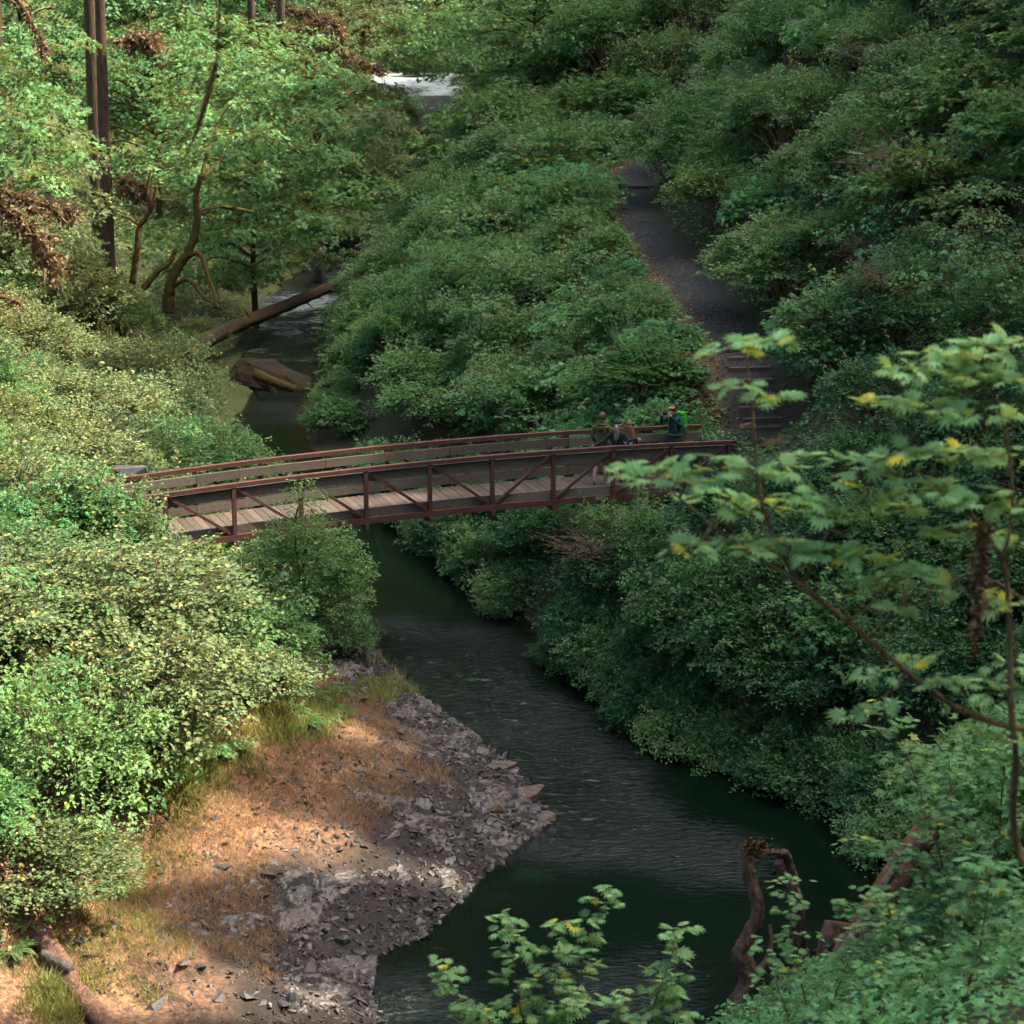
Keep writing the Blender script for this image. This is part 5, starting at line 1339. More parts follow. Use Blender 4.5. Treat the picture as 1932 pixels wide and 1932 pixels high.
# low leaves covering the forest floor
def cover(n, xr, yr, size, mat, label, keep, lift=0.35, shape='broad', name='ground_cover'):
    x = rng.uniform(*xr, n); y = rng.uniform(*yr, n)
    d1 = dist_line(x, y, LEFT); d2 = dist_line(x, y, RIGHT)
    ok = (~inside(x, y, POLY)) & (np.abs(x) < 0.2315 * y * 1.08 + 1.5) & keep(x, y, d1, d2)
    x, y = x[ok], y[ok]; z = ground(x, y); n = len(x)
    e = 0.25
    gxn = (ground(x + e, y) - ground(x - e, y)) / (2 * e); gyn = (ground(x, y + e) - ground(x, y - e)) / (2 * e)
    N = norm(np.c_[-gxn, -gyn, np.ones(n)])
    P = np.c_[x, y, z] + N * (rng.random(n) ** 1.3 * lift * (0.6 + fbm(x * .7, y * .7, 88, 2)))[:, None]
    D = np.c_[rng.normal(size=(n, 2)), rng.normal(size=n) * 0.3 - 0.2]
    mb = MB(); put_leaves(mb, P, D, N * 0.5 + np.array([0, 0, 0.7]) + rng.normal(size=(n, 3)) * 0.35, size * (0.6 + 0.7 * rng.random(n)), shape, rng.random(n))
    return tag(mb.build(name, M[mat]), label, 'undergrowth', kind='stuff')
def not_path(x, y): return ~((np.abs(x - path_x(y)) < 1.25 + 0.35 * fbm(x, y, 91, 2)) & (y > 61) & (y < 124))
cover(130000, (-2, 34), (56, 130), 0.17, 'leaf_small', 'low leafy undergrowth on the right slopes', lambda x, y, a, b: (b < a) & not_path(x, y), 0.5, 'oval')
cover(60000, (0, 16), (24, 60), 0.12, 'leaf_dark', 'dark low leaves on steep right bank', lambda x, y, a, b: b < a, 0.4, 'oval')
cover(110000, (-34, 0), (56, 135), 0.15, 'leaf_yellow', 'low yellow-green undergrowth on left bank', lambda x, y, a, b: (a < b) & (a > 0.6), 0.4, 'oval')
cover(60000, (-60, 60), (125, 235), 0.32, 'leaf_small', 'undergrowth in the far valley', lambda x, y, a, b: np.minimum(a, b) > 0.4, 0.7, 'oval')
cover(26000, (-16, -2), (33, 58), 0.10, 'leaf_yellow', 'low undergrowth behind the stony bank', lambda x, y, a, b: (a < b) & (a > beach_w(y) + 0.2), 0.3, 'oval')
cover(42000, (0, 14), (14, 46), 0.095, 'leaf_broad', 'leafy undergrowth below the viewpoint', lambda x, y, a, b: (b < a) & (b > 1.0), 0.45, 'lobed')

# path: gravel, litter at its edge and timber steps
pg = MB(); n = 5200
y = rng.uniform(61.5, 110, n); x = path_x(y) + rng.normal(size=n) * 0.62
z = ground(x, y)
for i in range(n):
    V, F = HULLS[rng.integers(9)]; s = 0.022 + 0.035 * rng.random() ** 2
    pg.add(V * s + np.array([x[i], y[i], z[i] + 0.005]), F, np.full(len(F), rng.random()))
M['gravel'] = plain_mat('gravel', (0.022, 0.024, 0.020), (0.085, 0.088, 0.078), 9.0, 0.7, 0.2)
tag(pg.build('path_gravel', M['gravel']), 'grey gravel on the footpath', 'gravel', kind='stuff')
lit = MB(); n = 5000
y = rng.uniform(62, 108, n); x = path_x(y) - 1.4 + rng.normal(size=n) * 0.35; ok = np.ones(n, bool)
z = ground(x, y)
put_leaves(lit, np.c_[x, y, z + 0.03], np.c_[rng.normal(size=(n, 2)), rng.random(n) * 0.6], np.array([0, 0, 1.0]) + rng.normal(size=(n, 3)) * .5, 0.11, 'oval', rng.random(n))
tag(lit.build('leaf_litter', M['needle_dead']), 'brown dead leaves along the left edge of the footpath', 'leaf litter', kind='stuff')
steps = thing('path_steps', 'flight of timber-edged steps climbing from the bridge', 'steps', (PATH[1][0], PATH[1][1], PATH[1][2]))
so = np.array(steps.location)
for i, vy in enumerate((812, 795, 773, 748, 722, 699, 680, 664)):
    Y = np.interp(vy, [335, 370, 430, 495, 560, 620, 690, 740, 800, 835], PATH[:10, 1][::-1])
    c0 = np.array([path_x(Y), Y, gz(path_x(Y), Y) + 0.02]); w = 0.50 + 0.05 * (i % 3)
    V, F = beam(c0 + np.array([-w * 1.05, -0.06, 0]) - so, c0 + np.array([w * 1.05, 0.10, 0]) - so, 0.16, 0.17)
    MB().add(V, F).build('riser', M['timber'], steps)
P = at_z(1178, 358, 6.55)
beam_o = MB().add(*beam(np.array([-1.3, 0, 0]), np.array([1.3, 0.1, 0]), 0.18, 0.2)).build('timber_edging', M['timber'])
beam_o.location = (path_x(P[1]), P[1], gz(path_x(P[1]), P[1]) + 0.04); tag(beam_o, 'single timber water bar across the top of the gravel path', 'timber')
# stones at the bridge ends
def block(name, P, dims, rz, mat, label, cat='stone', seed=1, group=None):
    V, F = hull(900 + seed, 26, 1.0)
    V = np.sign(V) * np.abs(V) ** 0.55
    o = MB().add(V * np.array(dims) * 0.55, F, np.full(len(F), 0.5)).build(name, M[mat])
    o.location = tuple(P); o.rotation_euler = (0, 0, rz)
    return tag(o, label, cat, group)
block('abutment_stone', at_z(1512, 838, 4.35), (1.15, 0.8, 0.5), 0.1, 'stone_moss', 'flat stone capped with orange moss beside the right bridge end', seed=1)
block('abutment_stone', at_z(1412, 806, 4.15), (0.42, 0.36, 0.22), 0.3, 'stone_moss', 'orange mossy stone at the foot of the path steps', seed=2)
block('abutment_stone', at_z(1465, 845, 4.1), (0.8, 0.5, 0.45), 0.2, 'stone_moss', 'low mossy stone right against the near railing end', seed=3)
block('abutment_stone', at_z(248, 888, 4.75), (0.8, 0.5, 0.36), 0.4, 'stone', 'grey flat stone at the left end of far railing', seed=4)
for nm, k_, lab in (('bridge_abutment', K1 + 0.30, 'stone abutment carrying the right bridge end'), ('bridge_abutment', K0 - 0.30, 'stone abutment carrying the left bridge end')):
    P = bp(k_, BW_ / 2, -DEPTH - 0.95); V, F = box((-0.45, -BW_ / 2 - 0.45, -0.95), (0.45, BW_ / 2 + 0.45, 0.75))
    o = MB().add(V, F).build(nm, M['stone_moss']); o.location = tuple(P); o.rotation_euler = (0, 0, TH); tag(o, lab, 'abutment')
# mossy boulder by the river
P = at_z(505, 700, 0.5)
V, F = hull(335, 90, 0.9)
bm = bmesh.new(); mt = MB().add(V * np.array([1.7, 1.35, 0.85]), F, np.full(len(F), .5)).mesh('mossy_boulder', M['boulder_moss']); bm.from_mesh(mt)
bmesh.ops.subdivide_edges(bm, edges=bm.edges[:], cuts=5, use_grid_fill=True)
for v in bm.verts: v.co += v.co.normalized() * float(0.16 * fbm(np.array([v.co.x * 2.3 + v.co.z * 1.7]), np.array([v.co.y * 2.3 + v.co.z * 0.9]), 66, 4)[0])
bm.to_mesh(mt); bm.free(); o = link('mossy_boulder', mt); o.location = (P[0], P[1], 0.05); o.rotation_euler = (0.05, 0.10, -0.5)
tag(o, 'large sloping mossy boulder at river edge below the fallen log', 'boulder')

# ferns and bare twig tangles
FE = [(575, 1375, 'low fern clump at the foot of the leaning shrub', 1.2), (610, 1365, 'low fern clump in grass right of the first', 1.1), (545, 1350, 'low fern clump left of the leaning trunk foot', 1.1), (640, 1355, 'small fern in the grass on stony bank', 0.9), (590, 1330, 'sword fern under the leaning shrub on the stony bank', 1.1), (555, 1300, 'sword fern left of the leaning shrub trunk', 0.9), (640, 1310, 'sword fern right of the leaning shrub trunk', 0.8), (425, 1425, 'bright sword fern at the bush edge above the bank', 1.15), (395, 1445, 'sunlit sword fern beside a bush root', 1.0), (110, 1470, 'sword fern in the lower left thicket', 1.0),
      (60, 1755, 'leafy fern above the reddish log', 0.9), (25, 1800, 'fern at bottom left corner beside the reddish log', 0.9), (215, 1700, 'pale sunlit fern in the dry grass', 0.9), (1500, 600, 'fern on the right edge of the gravel path', 1.2), (1560, 590, 'fern above the path steps', 1.3), (1640, 780, 'fern right of the mossy abutment stone', 1.2), (1600, 815, 'lower fern right of the abutment stone', 1.1), (700, 1290, 'small fern on the ledge by the river', 0.6),
      (1170, 1250, 'fern hanging over the right waterline', 1.1), (1130, 1240, 'low fern at the right waterline', 1.0)]
for i, (vx, vy, lab, s) in enumerate(FE):
    P = hit(vx, vy)
    plant(f'fern{i % 2}', 'fern', lab, 'fern', (P[0], P[1], P[2]), s * (0.62 if P[1] < 56 else 0.9), group='ferns')
def make_tangle(seed, n=90, L=1.9):
    g = np.random.default_rng(seed); mb = MB()
    for _ in range(n):
        az = g.normal() * 0.8 + (0 if g.random() < 0.5 else np.pi); l_ = L * (0.4 + 0.7 * g.random()); e = l_ * np.array([np.cos(az), np.sin(az), 0.05 + 0.5 * g.random()])
        b = g.normal(size=3) * np.array([0.3, 0.3, 0.1]) * L * 0.4
        add_tube(mb, smooth_line([b, b + e * 0.5 + np.array([0, 0, 0.2 * l_ * g.random()]) + g.normal(size=3) * 0.08, b + e + g.normal(size=3) * 0.12], 3), np.linspace(0.014, 0.004, 7), 4)
    return mb
TG = [make_tangle(i).mesh('branches', M['twig']) for i in range(2)]
for i, (vx, vy, lab, s) in enumerate([(1770, 350, 'tangle of bare brown branches on upper right hillside', 1.5), (1680, 330, 'bare brown branches left of the larger tangle', 1.1), (1690, 130, 'bare twigs sticking up below the dark trees', 1.2), (1660, 490, 'thin dead branches on right hillside above path', 1.0), (1700, 560, 'small dead branch tangle near the right edge', 0.9), (1120, 1040, 'dead twigs hanging under the bridge on right bank', 0.9), (310, 1160, 'bare twigs in the left thicket below the bridge', 0.8), (270, 1290, 'grey dead twigs in lower left thicket', 0.8), (1590, 620, 'dead branch beside the ferns right of path', 0.8)]):
    P = hit(vx, vy, 1.4)
    t = thing('dead_branches', lab, 'branches', (P[0], P[1] - 0.5, P[2] + 1.5), random.uniform(-0.4, 0.4)); t.scale = (s, s, s)
    link('branches', TG[i % 2], t)
# leaning shrub on the stony bank in front of the bridge
P = hit(560, 1290)
ls = thing('leaning_shrub', 'leaning mossy shrub on the stony bank in front of the bridge', 'shrub', P); ls.scale = (1.05, 1.05, 1.08)
tr = [([(0, 0, -0.2), (-0.1, 0.1, 0.7), (-0.5, 0.3, 1.3), (-1.3, 0.5, 1.9)], 0.10, 0.04), ([(-0.1, 0.1, 0.6), (0.2, 0.3, 1.5), (0.15, 0.5, 2.4), (0.3, 0.6, 3.2)], 0.07, 0.025), ([(0.1, 0.2, 1.1), (0.7, 0.3, 1.6), (1.2, 0.3, 1.9)], 0.05, 0.02), ([(0.1, 0.4, 2.2), (0.0, 0.5, 3.4), (0.25, 0.5, 4.3)], 0.035, 0.012), ([(-0.5, 0.3, 1.3), (-0.6, 0.4, 2.2), (-0.9, 0.5, 2.9)], 0.05, 0.02)]
fol = MB(); g = np.random.default_rng(90)
for L_, a_, b_ in tr:
    Q = smooth_line(L_, 6); mb = MB(); add_tube(mb, Q, np.linspace(a_, b_, len(Q)), 7, 0.3, 4); mb.build('limb', M['bark_moss'], ls, True)
for c_, r_, n_ in [((0.2, 0.5, 2.3), 0.8, 420), ((0.9, 0.3, 1.9), 0.6, 330), ((-0.6, 0.4, 2.6), 0.6, 260), ((-1.2, 0.5, 2.0), 0.6, 240), ((0.3, 0.5, 3.2), 0.5, 150), ((0.25, 0.5, 4.0), 0.35, 60), ((0.9, 0.4, 2.8), 0.55, 220), ((0.5, 0.4, 1.4), 0.5, 160), ((-0.2, 0.4, 3.2), 0.4, 110), ((1.3, 0.4, 2.4), 0.4, 150)]:
    q = norm(g.normal(size=(n_, 3)) + np.array([0, 0, 0.3])); Pp = np.array(c_) + q * (r_ * (0.4 + 0.65 * g.random(n_)))[:, None]
    sprays(fol, Pp, q * np.array([1, 1, .4]) + g.normal(size=(n_, 3)) * .3, np.array([0, 0, .7]) + q * .4, 0.26, 0.13, 11, 0.062, 'oval', g)
fol.build('foliage', M['leaf_small'], ls)
# low bushes round its foot
for i, (vx, vy, key, s, lab) in enumerate([(600, 1190, 'small', 0.6, 'bush at left waterline in front of the bridge'), (560, 1130, 'small', 0.8, 'bush under the left half of the bridge'), (430, 1060, 'yellow', 0.85, 'yellow-green bush hiding the left end of the bottom chord'), (330, 1010, 'yellow', 0.8, 'yellow-green bush in front of the left bridge end'), (260, 960, 'yellow', 0.75, 'yellow-green bush beside the grey stone'), (300, 860, 'yellow', 0.7, 'yellow-green bush behind left railing end'), (180, 900, 'yellow', 0.9, 'yellow-green bush left of the bridge railing')]):
    P = hit(vx, vy)
    if not clear_of_bridge(P[0], P[1], 0.9): P = P + np.array([PE[0], PE[1], 0]) * (-1.4 if vy > 940 else 1.6)
    shrub(key + str(i % 3), (P[0], P[1], gz(P[0], P[1]) - 0.1), lab, s, group='bushes near the left bridge end', force=True)

for i, (k_, o_, s_, lab) in enumerate([(-6.6, -0.45, 0.62, 'sprawling bush reaching over the near left railing'), (-5.2, -0.9, 0.62, 'loose bush before the left truss posts'), (-3.6, -1.3, 0.5, 'loose bush under the left truss bay'), (-7.0, -0.9, 0.85, 'yellow-green bush crowding the near left railing end'), (-6.2, -1.2, 0.78, 'yellow-green bush in front of the first truss panel'), (-5.5, -1.3, 0.66, 'yellow-green bush below the left end of bottom chord'), (-4.8, -1.5, 0.6, 'low yellow-green bush before the second truss panel'), (-6.9, 1.0, 0.7, 'bush growing at the left end of the deck'), (-7.6, 2.2, 0.8, 'bush behind the far left railing end'), (-4.2, -1.6, 0.5, 'small bush before the third truss panel')]):
    P = bp(k_, o_); shrub('yellow' + str(i % 3), (P[0], P[1], gz(P[0], P[1]) - 0.1), lab, s_, group='bushes over the left bridge end', force=True)

for i, (vx, vy, s_, lab) in enumerate([(1340, 1265, 0.75, 'dark shrub filling the hollow above the right waterline'), (1410, 1290, 0.8, 'dark shrub in the middle of the right bank hollow'), (1480, 1310, 0.8, 'dark shrub right of the bank hollow'), (1550, 1335, 0.8, 'dark shrub at the far right of the bank hollow'), (1290, 1215, 0.7, 'dark shrub left of the bank hollow')]):
    P = hit(vx, vy); shrub('dark' + str(i % 3), (P[0], P[1], P[2] - 0.2), lab, s_, group='shrubs in the right bank hollow', force=True)
# ================================================================ the people on the bridge
def cloth(name, a, b, rough=0.85, scale=14): return plain_mat(name, a, b, scale, rough, 0.35, 0.15, 0.015)
skin = plain_mat('skin', (0.30, 0.165, 0.115), (0.37, 0.215, 0.155), 6, 0.5, 0.05, 0.35)
MP = dict(skin=skin, olive=cloth('olive_fleece', (0.050, 0.050, 0.020), (0.085, 0.082, 0.036)), black=cloth('black_knit', (0.010, 0.016, 0.015), (0.024, 0.034, 0.031)), green=cloth('green_fleece', (0.002, 0.030, 0.021), (0.004, 0.052, 0.037)),
          trousers=cloth('dark_trousers', (0.016, 0.017, 0.018), (0.035, 0.036, 0.038)), shorts=cloth('grey_trousers', (0.05, 0.05, 0.05), (0.09, 0.085, 0.08)), shoe=cloth('dark_shoe', (0.010, 0.011, 0.012), (0.03, 0.03, 0.03), 0.6), teal=cloth('teal_shoe', (0.10, 0.30, 0.27), (0.30, 0.50, 0.46), 0.6),
          brown=plain_mat('brown_hair', (0.022, 0.011, 0.007), (0.070, 0.034, 0.019), 40, 0.5, 0.6, 0.4), red=plain_mat('red_hair', (0.085, 0.032, 0.016), (0.17, 0.072, 0.038), 40, 0.5, 0.6, 0.4), blond=plain_mat('blond_hair', (0.14, 0.095, 0.058), (0.28, 0.205, 0.13), 40, 0.5, 0.6, 0.4),
          orange=cloth('orange_patch', (0.36, 0.12, 0.02), (0.46, 0.18, 0.035)), lime=cloth('lime_pack', (0.02, 0.20, 0.015), (0.035, 0.30, 0.02)), glass=plain_mat('dark_lens', (0.008, 0.008, 0.009), (0.012, 0.012, 0.013), 4, 0.15, 0, 0.6), phone=plain_mat('phone_black', (0.008, 0.010, 0.012), (0.014, 0.016, 0.018), 4, 0.25, 0, 0.5),
          white=cloth('white_print', (0.62, 0.64, 0.62), (0.72, 0.74, 0.72)), grey=cloth('grey_strap', (0.05, 0.06, 0.055), (0.10, 0.11, 0.10)))
def skinned(joints, bones, mats, name, parent, extra=None, sub=2):
    """one continuous body grown round a skeleton; bones = (a, b, material key)"""
    keys = list(joints); idx = {k: i for i, k in enumerate(keys)}
    me = bpy.data.meshes.new(name + '_skeleton')
    me.from_pydata([joints[k][0] for k in keys], [(idx[a], idx[b]) for a, b, _ in bones], [])
    ob = bpy.data.objects.new(name + '_skeleton', me); COL.objects.link(ob)
    ob.modifiers.new('skin', 'SKIN'); sd = ob.modifiers.new('sub', 'SUBSURF'); sd.levels = sd.render_levels = sub
    if not me.skin_vertices: me.skin_vertices.new()
    for k in keys:
        sv = me.skin_vertices[0].data[idx[k]]; r_ = joints[k][1]
        sv.radius = r_ if isinstance(r_, tuple) else (r_, r_); sv.use_root = (k == 'pelvis')
    dg = bpy.context.evaluated_depsgraph_get(); dg.update()
    nm = bpy.data.meshes.new_from_object(ob.evaluated_get(dg))
    V = np.array([v.co[:] for v in nm.vertices]); F = [tuple(p.vertices) for p in nm.polygons]
    bpy.data.objects.remove(ob, do_unlink=True); bpy.data.meshes.remove(me); bpy.data.meshes.remove(nm)
    mk = list(dict.fromkeys(b[2] for b in bones)); fm = []
    A = np.array([joints[a][0] for a, b, _ in bones], float); B = np.array([joints[b][0] for a, b, _ in bones], float)
    rad = np.array([np.mean([np.mean(joints[a][1]), np.mean(joints[b][1])]) for a, b, _ in bones])
    for f in F:
        c = V[list(f)].mean(0); e = B - A; t = np.clip(((c - A) * e).sum(1) / (e * e).sum(1), 0, 1)
        fm.append(mk.index(bones[int(np.argmin(np.linalg.norm(c - A - t[:, None] * e, axis=1) - rad))][2]))
    V = [tuple(v) for v in V]
    if extra:
        for EV, EF, key in extra:
            n0 = len(V); V += [tuple(v) for v in EV]; F += [tuple(int(i) + n0 for i in f) for f in EF]
            if key not in mk: mk.append(key)
            fm += [mk.index(key)] * len(EF)
    out_ = bpy.data.meshes.new(name); out_.from_pydata(V, [], F)
    for k in mk: out_.materials.append(MP[k])
    out_.polygons.foreach_set('material_index', fm); out_.polygons.foreach_set('use_smooth', [True] * len(F)); out_.update()
    return link(name, out_, parent)
def hand(wrist, tip, palm_n, curl=0.6, side=1):
    """five unequal fingers and the thumb rooted in the palm"""
    wrist = np.array(wrist, float); tip = np.array(tip, float); d = norm(tip - wrist); pn = norm(np.array(palm_n) - d * (np.array(palm_n) @ d)); s = np.cross(d, pn) * side
    out_ = []
    for j, (off, ln) in enumerate(((-0.030, 0.066), (-0.010, 0.076), (0.010, 0.072), (0.029, 0.056))):
        b = tip + s * off - d * 0.01; c1 = curl * 0.7; c2 = curl * 1.5
        p1 = b + (d * math.cos(c1 * .5) + pn * math.sin(c1 * .5)) * ln * 0.45; p2 = p1 + (d * math.cos(c1) + pn * math.sin(c1)) * ln * 0.33; p3 = p2 + (d * math.cos(c2) + pn * math.sin(c2)) * ln * 0.27
        V, Q, T = tube([b, p1, p2, p3], [0.010, 0.0095, 0.0085, 0.006], 6)
        out_.append((V, [list(q) for q in Q] + [list(t) for t in T], 'skin'))
    b = wrist + d * 0.03 - s * 0.03; p1 = b - s * 0.025 + d * 0.02 + pn * 0.015; p2 = p1 + d * 0.028 + pn * 0.018
    V, Q, T = tube([b, p1, p2], [0.012, 0.011, 0.008], 6); out_.append((V, [list(q) for q in Q] + [list(t) for t in T], 'skin'))
    return out_
def shell(c, rad, keep, name, mat, parent, bumpy=0.0, seed=0, nu=18, nv=12):
    """piece of an egg-shaped shell round the head, for hair and caps"""
    u = np.linspace(0, 2 * np.pi, nu, endpoint=False); v = np.linspace(0, np.pi, nv)
    g = np.random.default_rng(seed); mb = MB()
    D = np.array([[math.sin(b) * math.cos(a), math.sin(b) * math.sin(a), math.cos(b)] for b in v for a in u])
    V = np.array(c) + D * np.array(rad) * (1 + bumpy * (g.random((len(D), 1)) - 0.3))
    F = np.array([[i * nu + j, i * nu + (j + 1) % nu, (i + 1) * nu + (j + 1) % nu, (i + 1) * nu + j] for i in range(nv - 1) for j in range(nu)])
    F = F[[keep(D[f].mean(0)) for f in F]]
    used = np.unique(F); rm = np.full(len(V), -1); rm[used] = np.arange(len(used))
    mb.add(V[used], rm[F]); o = mb.build(name, mat, parent, True)
    md = o.modifiers.new('thick', 'SOLIDIFY'); md.thickness = 0.012; md.offset = 1
    return o
def person(label, k, o, rz, h, arms, top, legs, shoes, step=(0.0, 0.0), turn=0.0, grp='people on the footbridge', female=False, hands=None):
    s = h / 1.78; P = bp(k, o, -DECK_BELOW + 0.002)
    root = thing('person', label, 'person', P, rz, grp)
    w = 1.02 if female else 1.16
    ct, st_ = math.cos(turn), math.sin(turn)
    def hd(x, y, z): return (x * ct - y * st_, x * st_ + y * ct, z)
    J = {'pelvis': ((0, 0, .93), (.150 * w, .115)), 'waist': ((0, -.01, 1.09), (.140 * w, .100)), 'chest': ((0, -.01, 1.27), (.165 * w, .115)), 'upper': ((0, -.01, 1.40), (.120 * w, .085)), 'neck': ((0, 0, 1.50), (.055, .055)),
         'jaw': (hd(0, .025, 1.575), (.066, .078)), 'head': (hd(0, .015, 1.655), (.080, .098)), 'crown': (hd(0, .0, 1.725), (.060, .072)), 'nose': (hd(0, .118, 1.635), (.014, .014))}
    Bn = [('pelvis', 'waist', top), ('waist', 'chest', top), ('chest', 'upper', top), ('upper', 'neck', top), ('neck', 'jaw', 'skin'), ('jaw', 'head', 'skin'), ('head', 'crown', 'skin'), ('head', 'nose', 'skin')]
    ext = []
    for i, (sd, (el, wr, tip, pn)) in enumerate(zip((-1, 1), arms)):
        n = 'lr'[i]
        J['sh' + n] = ((sd * .175 * w, -.01, 1.405), .066); J['el' + n] = (el, .050); J['wr' + n] = (wr, .036); J['pa' + n] = (tip, (.034, .020))
        Bn += [('upper', 'sh' + n, top), ('sh' + n, 'el' + n, top), ('el' + n, 'wr' + n, top), ('wr' + n, 'pa' + n, 'skin')]
        ext += hand(wr, tip, pn, 0.9, sd)
        yy = step[i]
        J['hp' + n] = ((sd * .09, 0, .86), .096); J['kn' + n] = ((sd * .10, yy * .55 + .02, .49), .063); J['ca' + n] = ((sd * .10, yy * .8 - .02, .30), .055); J['an' + n] = ((sd * .10, yy - .02, .085), .040); J['to' + n] = ((sd * .115, yy + .15, .045), (.042, .036))
        Bn += [('pelvis', 'hp' + n, legs), ('hp' + n, 'kn' + n, legs), ('kn' + n, 'ca' + n, legs if legs != 'shorts' else 'skin'), ('ca' + n, 'an' + n, 'skin' if legs == 'shorts' else legs), ('an' + n, 'to' + n, shoes[i])]
    body = skinned(J, Bn, None, 'body', root, ext)
    for e_ in (-1, 1):                              # ears
        V, F = hull(640, 14, 0.6); mb = MB().add(V * np.array([0.012, 0.022, 0.05]) + np.array(hd(e_ * 0.083, 0.0, 1.64)), F); mb.build('ear', MP['skin'], root, True)
    root.scale = (s, s, s)
    return root, hd
AWAY = -0.28
# young person in olive hooded top
boy, hd = person('person in olive hooded top with short brown hair seen from behind', 2.09, 1.05, AWAY, 1.90, [((-.24, -.02, 1.14), (-.20, .16, .98), (-.19, .24, .96), (0.3, .2, 0)), ((.25, -.08, 1.16), (.33, -.10, .96), (.36, -.10, .88), (0, 1, 0))], 'olive', 'shorts', ('teal', 'shoe'), (-0.35, -0.05), turn=-0.7)
shell((0, 0.0, 1.675), (0.095, 0.115, 0.115), lambda d: d[2] > -0.35 and (d[1] < 0.35 or d[2] > 0.55), 'hair', MP['brown'], boy, 0.16, 3)
mb = MB(); a = np.linspace(0, 2 * np.pi, 14, endpoint=False); ring = np.c_[np.cos(a) * 0.105, np.sin(a) * 0.095 - 0.025, 1.475 + 0.025 * np.sin(-a)]
add_tube(mb, np.r_[ring, ring[:1]], 0.032, 7, 0.25, 2); V, F = hull(31, 30, 1.0); mb.add(V * np.array([0.115, 0.05, 0.10]) + np.array([0, -0.115, 1.40]), F); mb.build('hood', MP['olive'], boy, True)
# woman in the middle, arms round the other two
wom, hd = person('person in black top and black cap with blond ponytail, arms round two others', 2.24, 0.62, AWAY, 1.78, [((-.36, -.14, 1.20), (-.56, -.17, 1.08), (-.64, -.13, 1.07), (0, 1, 0)), ((.34, -.12, 1.26), (.54, -.13, 1.34), (.62, -.09, 1.33), (0, .5, -1))], 'black', 'trousers', ('shoe', 'shoe'), (-.03, .04), turn=0.1, female=True)
shell((0, 0.0, 1.685), (0.097, 0.116, 0.110), lambda d: d[2] > 0.12, 'cap', MP['black'], wom, 0.0, 1)
V, F = box((-0.07, 0.09, 1.69), (0.07, 0.20, 1.705)); MB().add(V, F).build('cap_visor', MP['black'], wom)
shell((0, -0.005, 1.66), (0.088, 0.105, 0.10), lambda d: d[2] < 0.2 and d[2] > -0.75 and d[1] < 0.2, 'hair', MP['blond'], wom, 0.10, 2)
mb = MB(); add_tube(mb, smooth_line([(0, -0.10, 1.66), (0.01, -0.17, 1.60), (0.02, -0.16, 1.46), (0.0, -0.15, 1.30), (0.01, -0.145, 1.22)], 5), np.interp(np.linspace(0, 1, 21), [0, .3, .7, 1], [0.03, 0.065, 0.055, 0.012]), 9, 0.35, 5); mb.build('ponytail', MP['blond'], wom, True)
# girl with long red hair
gir, hd = person('person with long red-brown hair and white numbers on a black jacket', 2.52, 0.92, AWAY, 1.67, [((-.22, .02, 1.14), (-.18, .18, 1.00), (-.17, .26, .99), (0.3, .2, 0)), ((.24, -.02, 1.12), (.25, .06, .90), (.25, .10, .82), (-1, 0, 0))], 'black', 'trousers', ('shoe', 'shoe'), (0.02, -.05), turn=-0.1, female=True)
shell((0, 0.0, 1.675), (0.098, 0.116, 0.115), lambda d: (d[2] > -0.5 and d[1] < 0.30) or d[2] > 0.6, 'hair', MP['red'], gir, 0.06, 4)
mb = MB(); n_, m_ = 12, 9
Vh = np.array([[math.sin(t) * (0.10 + 0.015 * i), -0.06 - math.cos(t) * (0.075 + 0.004 * i) + 0.01 * math.sin(7 * t + i), 1.66 - 0.034 * i] for i in range(n_) for t in np.linspace(-1.35, 1.35, m_)])
Fh = np.array([[i * m_ + j, i * m_ + j + 1, (i + 1) * m_ + j + 1, (i + 1) * m_ + j] for i in range(n_ - 1) for j in range(m_ - 1)])
ob = mb.add(Vh, Fh).build('long_hair', MP['red'], gir, True); md = ob.modifiers.new('thick', 'SOLIDIFY'); md.thickness = 0.03; md.offset = 0
for i, xo in enumerate((-0.075, 0.085)):            # the number on the back, a double ring of zeros
    t = np.linspace(0, 2 * np.pi, 28, endpoint=False); ring = np.array([[xo + r_ * 0.62 * math.sin(q), yy_, 1.215 + r_ * math.cos(q)] for yy_ in (-0.126, -0.136) for r_ in (0.088, 0.048) for q in t])
    n_ = 28; Fr = [[b_ + i_, b_ + (i_ + 1) % n_, c_ + (i_ + 1) % n_, c_ + i_] for b_, c_ in ((2 * n_, 3 * n_), (0, 2 * n_), (3 * n_, n_)) for i_ in range(n_)]
    MB().add(ring, np.array(Fr)).build('number', MP['white'], gir)
# man taking the picture
man, hd = person('person in green fleece and green cap holding up a phone with both hands', 3.47, 1.45, 2.45, 1.95, [((-.30, .16, 1.28), (-.15, .36, 1.53), (-.125, .405, 1.60), (0.6, -.3, .2)), ((.30, .16, 1.28), (.15, .36, 1.53), (.125, .405, 1.60), (-0.6, -.3, .2))], 'green', 'trousers', ('shoe', 'shoe'), (-.02, .03))
shell((0, 0.01, 1.685), (0.098, 0.118, 0.105), lambda d: d[2] > 0.14, 'cap', MP['green'], man, 0.0, 1)
V, F = box((-0.072, 0.10, 1.695), (0.072, 0.215, 1.71)); MB().add(V, F).build('cap_visor', MP['orange'], man)
shell((0, 0.014, 1.688), (0.104, 0.124, 0.110), lambda d: d[2] > 0.20 and d[2] < 0.85 and d[1] > 0.72, 'cap_patch', MP['orange'], man, 0.0, 1, 26, 16)
V, F = box((-0.075, 0.085, 1.63), (0.075, 0.118, 1.665)); MB().add(V, F).build('sunglasses', MP['glass'], man)
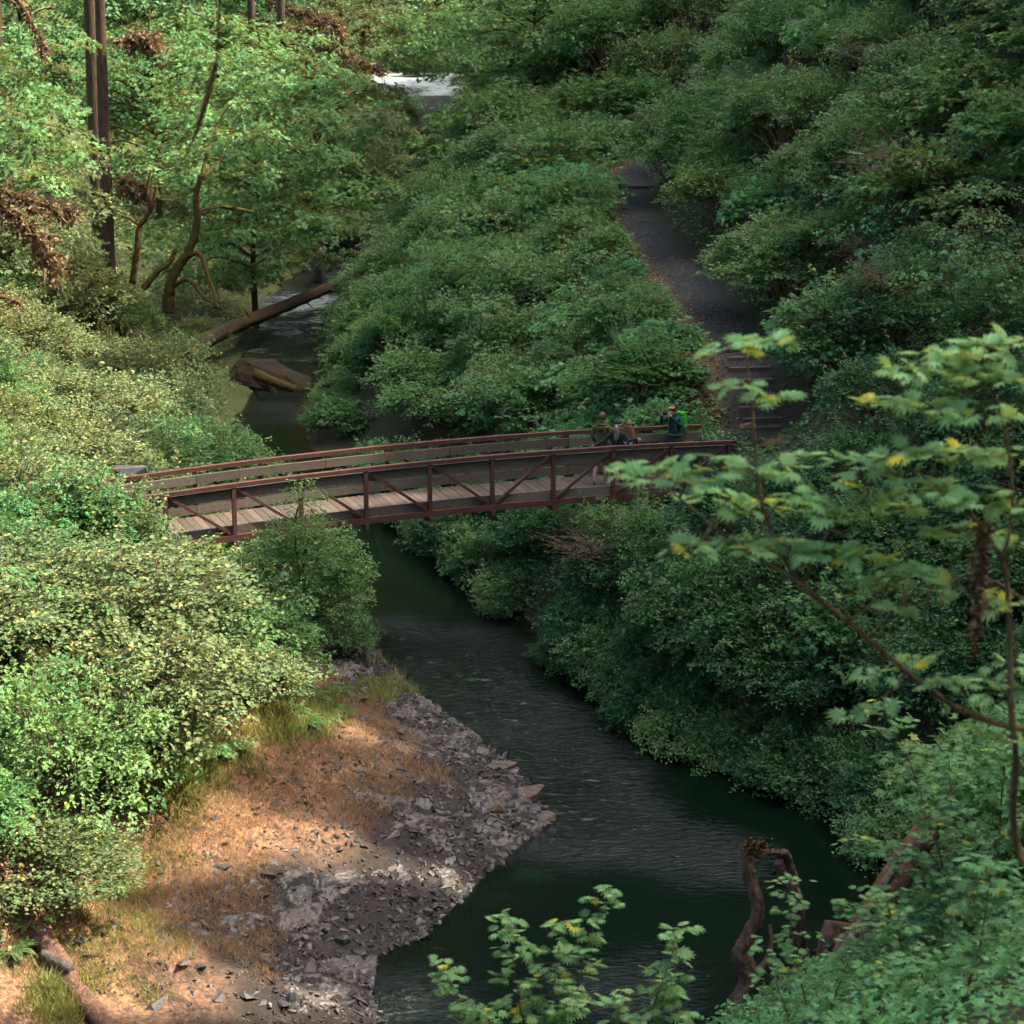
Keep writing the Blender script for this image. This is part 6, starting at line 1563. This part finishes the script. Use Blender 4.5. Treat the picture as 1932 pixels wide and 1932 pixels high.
shell((0, 0.0, 1.655), (0.086, 0.10, 0.10), lambda d: d[2] < 0.25 and d[2] > -0.45 and d[1] < -0.1, 'hair', MP['brown'], man, 0.05, 2)
for e_ in (-1, 1):
    mb = MB(); add_tube(mb, smooth_line([(e_ * .12, -.10, 1.36), (e_ * .125, .03, 1.455), (e_ * .11, .12, 1.36), (e_ * .12, .125, 1.18), (e_ * .15, .04, 1.04)], 5), 0.017, 6); mb.build('pack_strap', MP['grey'], man, True)
mb = MB(); a = np.linspace(0, 2 * np.pi, 20); add_tube(mb, np.c_[0.165 * np.cos(a), 0.135 * np.sin(a), np.full(20, 1.02)], 0.016, 6); mb.build('waist_strap', MP['grey'], man, True)
from math import sin, cos
def to_world(root, p): return root.matrix_basis @ Vector(p)
bpk = thing('backpack', 'bright green hiking backpack worn by the person with the phone', 'backpack', to_world(man, (0, -0.12, 1.0)), 2.45)
def rbox(c_, dims, name, mat, parent, seed=1):
    bm = bmesh.new(); bmesh.ops.create_cube(bm, size=1.0)
    for v in bm.verts: v.co = Vector((v.co.x * dims[0], v.co.y * dims[1], v.co.z * dims[2])) + Vector(c_)
    bmesh.ops.bevel(bm, geom=list(bm.edges), offset=min(dims) * 0.28, segments=3, affect='EDGES', profile=0.5)
    me_ = bpy.data.meshes.new(name); bm.to_mesh(me_); bm.free(); me_.materials.append(mat); me_.polygons.foreach_set('use_smooth', [True] * len(me_.polygons))
    return link(name, me_, parent)
rbox((0, -0.10, 0.24), (0.34, 0.20, 0.56), 'pack_body', MP['lime'], bpk); rbox((0, -0.215, 0.15), (0.24, 0.07, 0.26), 'front_pocket', MP['lime'], bpk); rbox((0, -0.10, 0.55), (0.30, 0.20, 0.10), 'top_lid', MP['lime'], bpk); rbox((0.18, -0.10, 0.12), (0.06, 0.12, 0.22), 'side_pocket', MP['grey'], bpk); rbox((-0.18, -0.10, 0.12), (0.06, 0.12, 0.22), 'side_pocket', MP['grey'], bpk)
ph = thing('phone', 'black phone held sideways by the person in green', 'phone', to_world(man, (0, 0.425, 1.615)), 2.45)
rbox((0, 0, 0), (0.16, 0.012, 0.078), 'case', MP['phone'], ph); rbox((0, -0.008, 0), (0.148, 0.004, 0.068), 'screen', MP['glass'], ph); rbox((0.06, 0.009, 0.022), (0.022, 0.006, 0.022), 'lens', MP['glass'], ph)
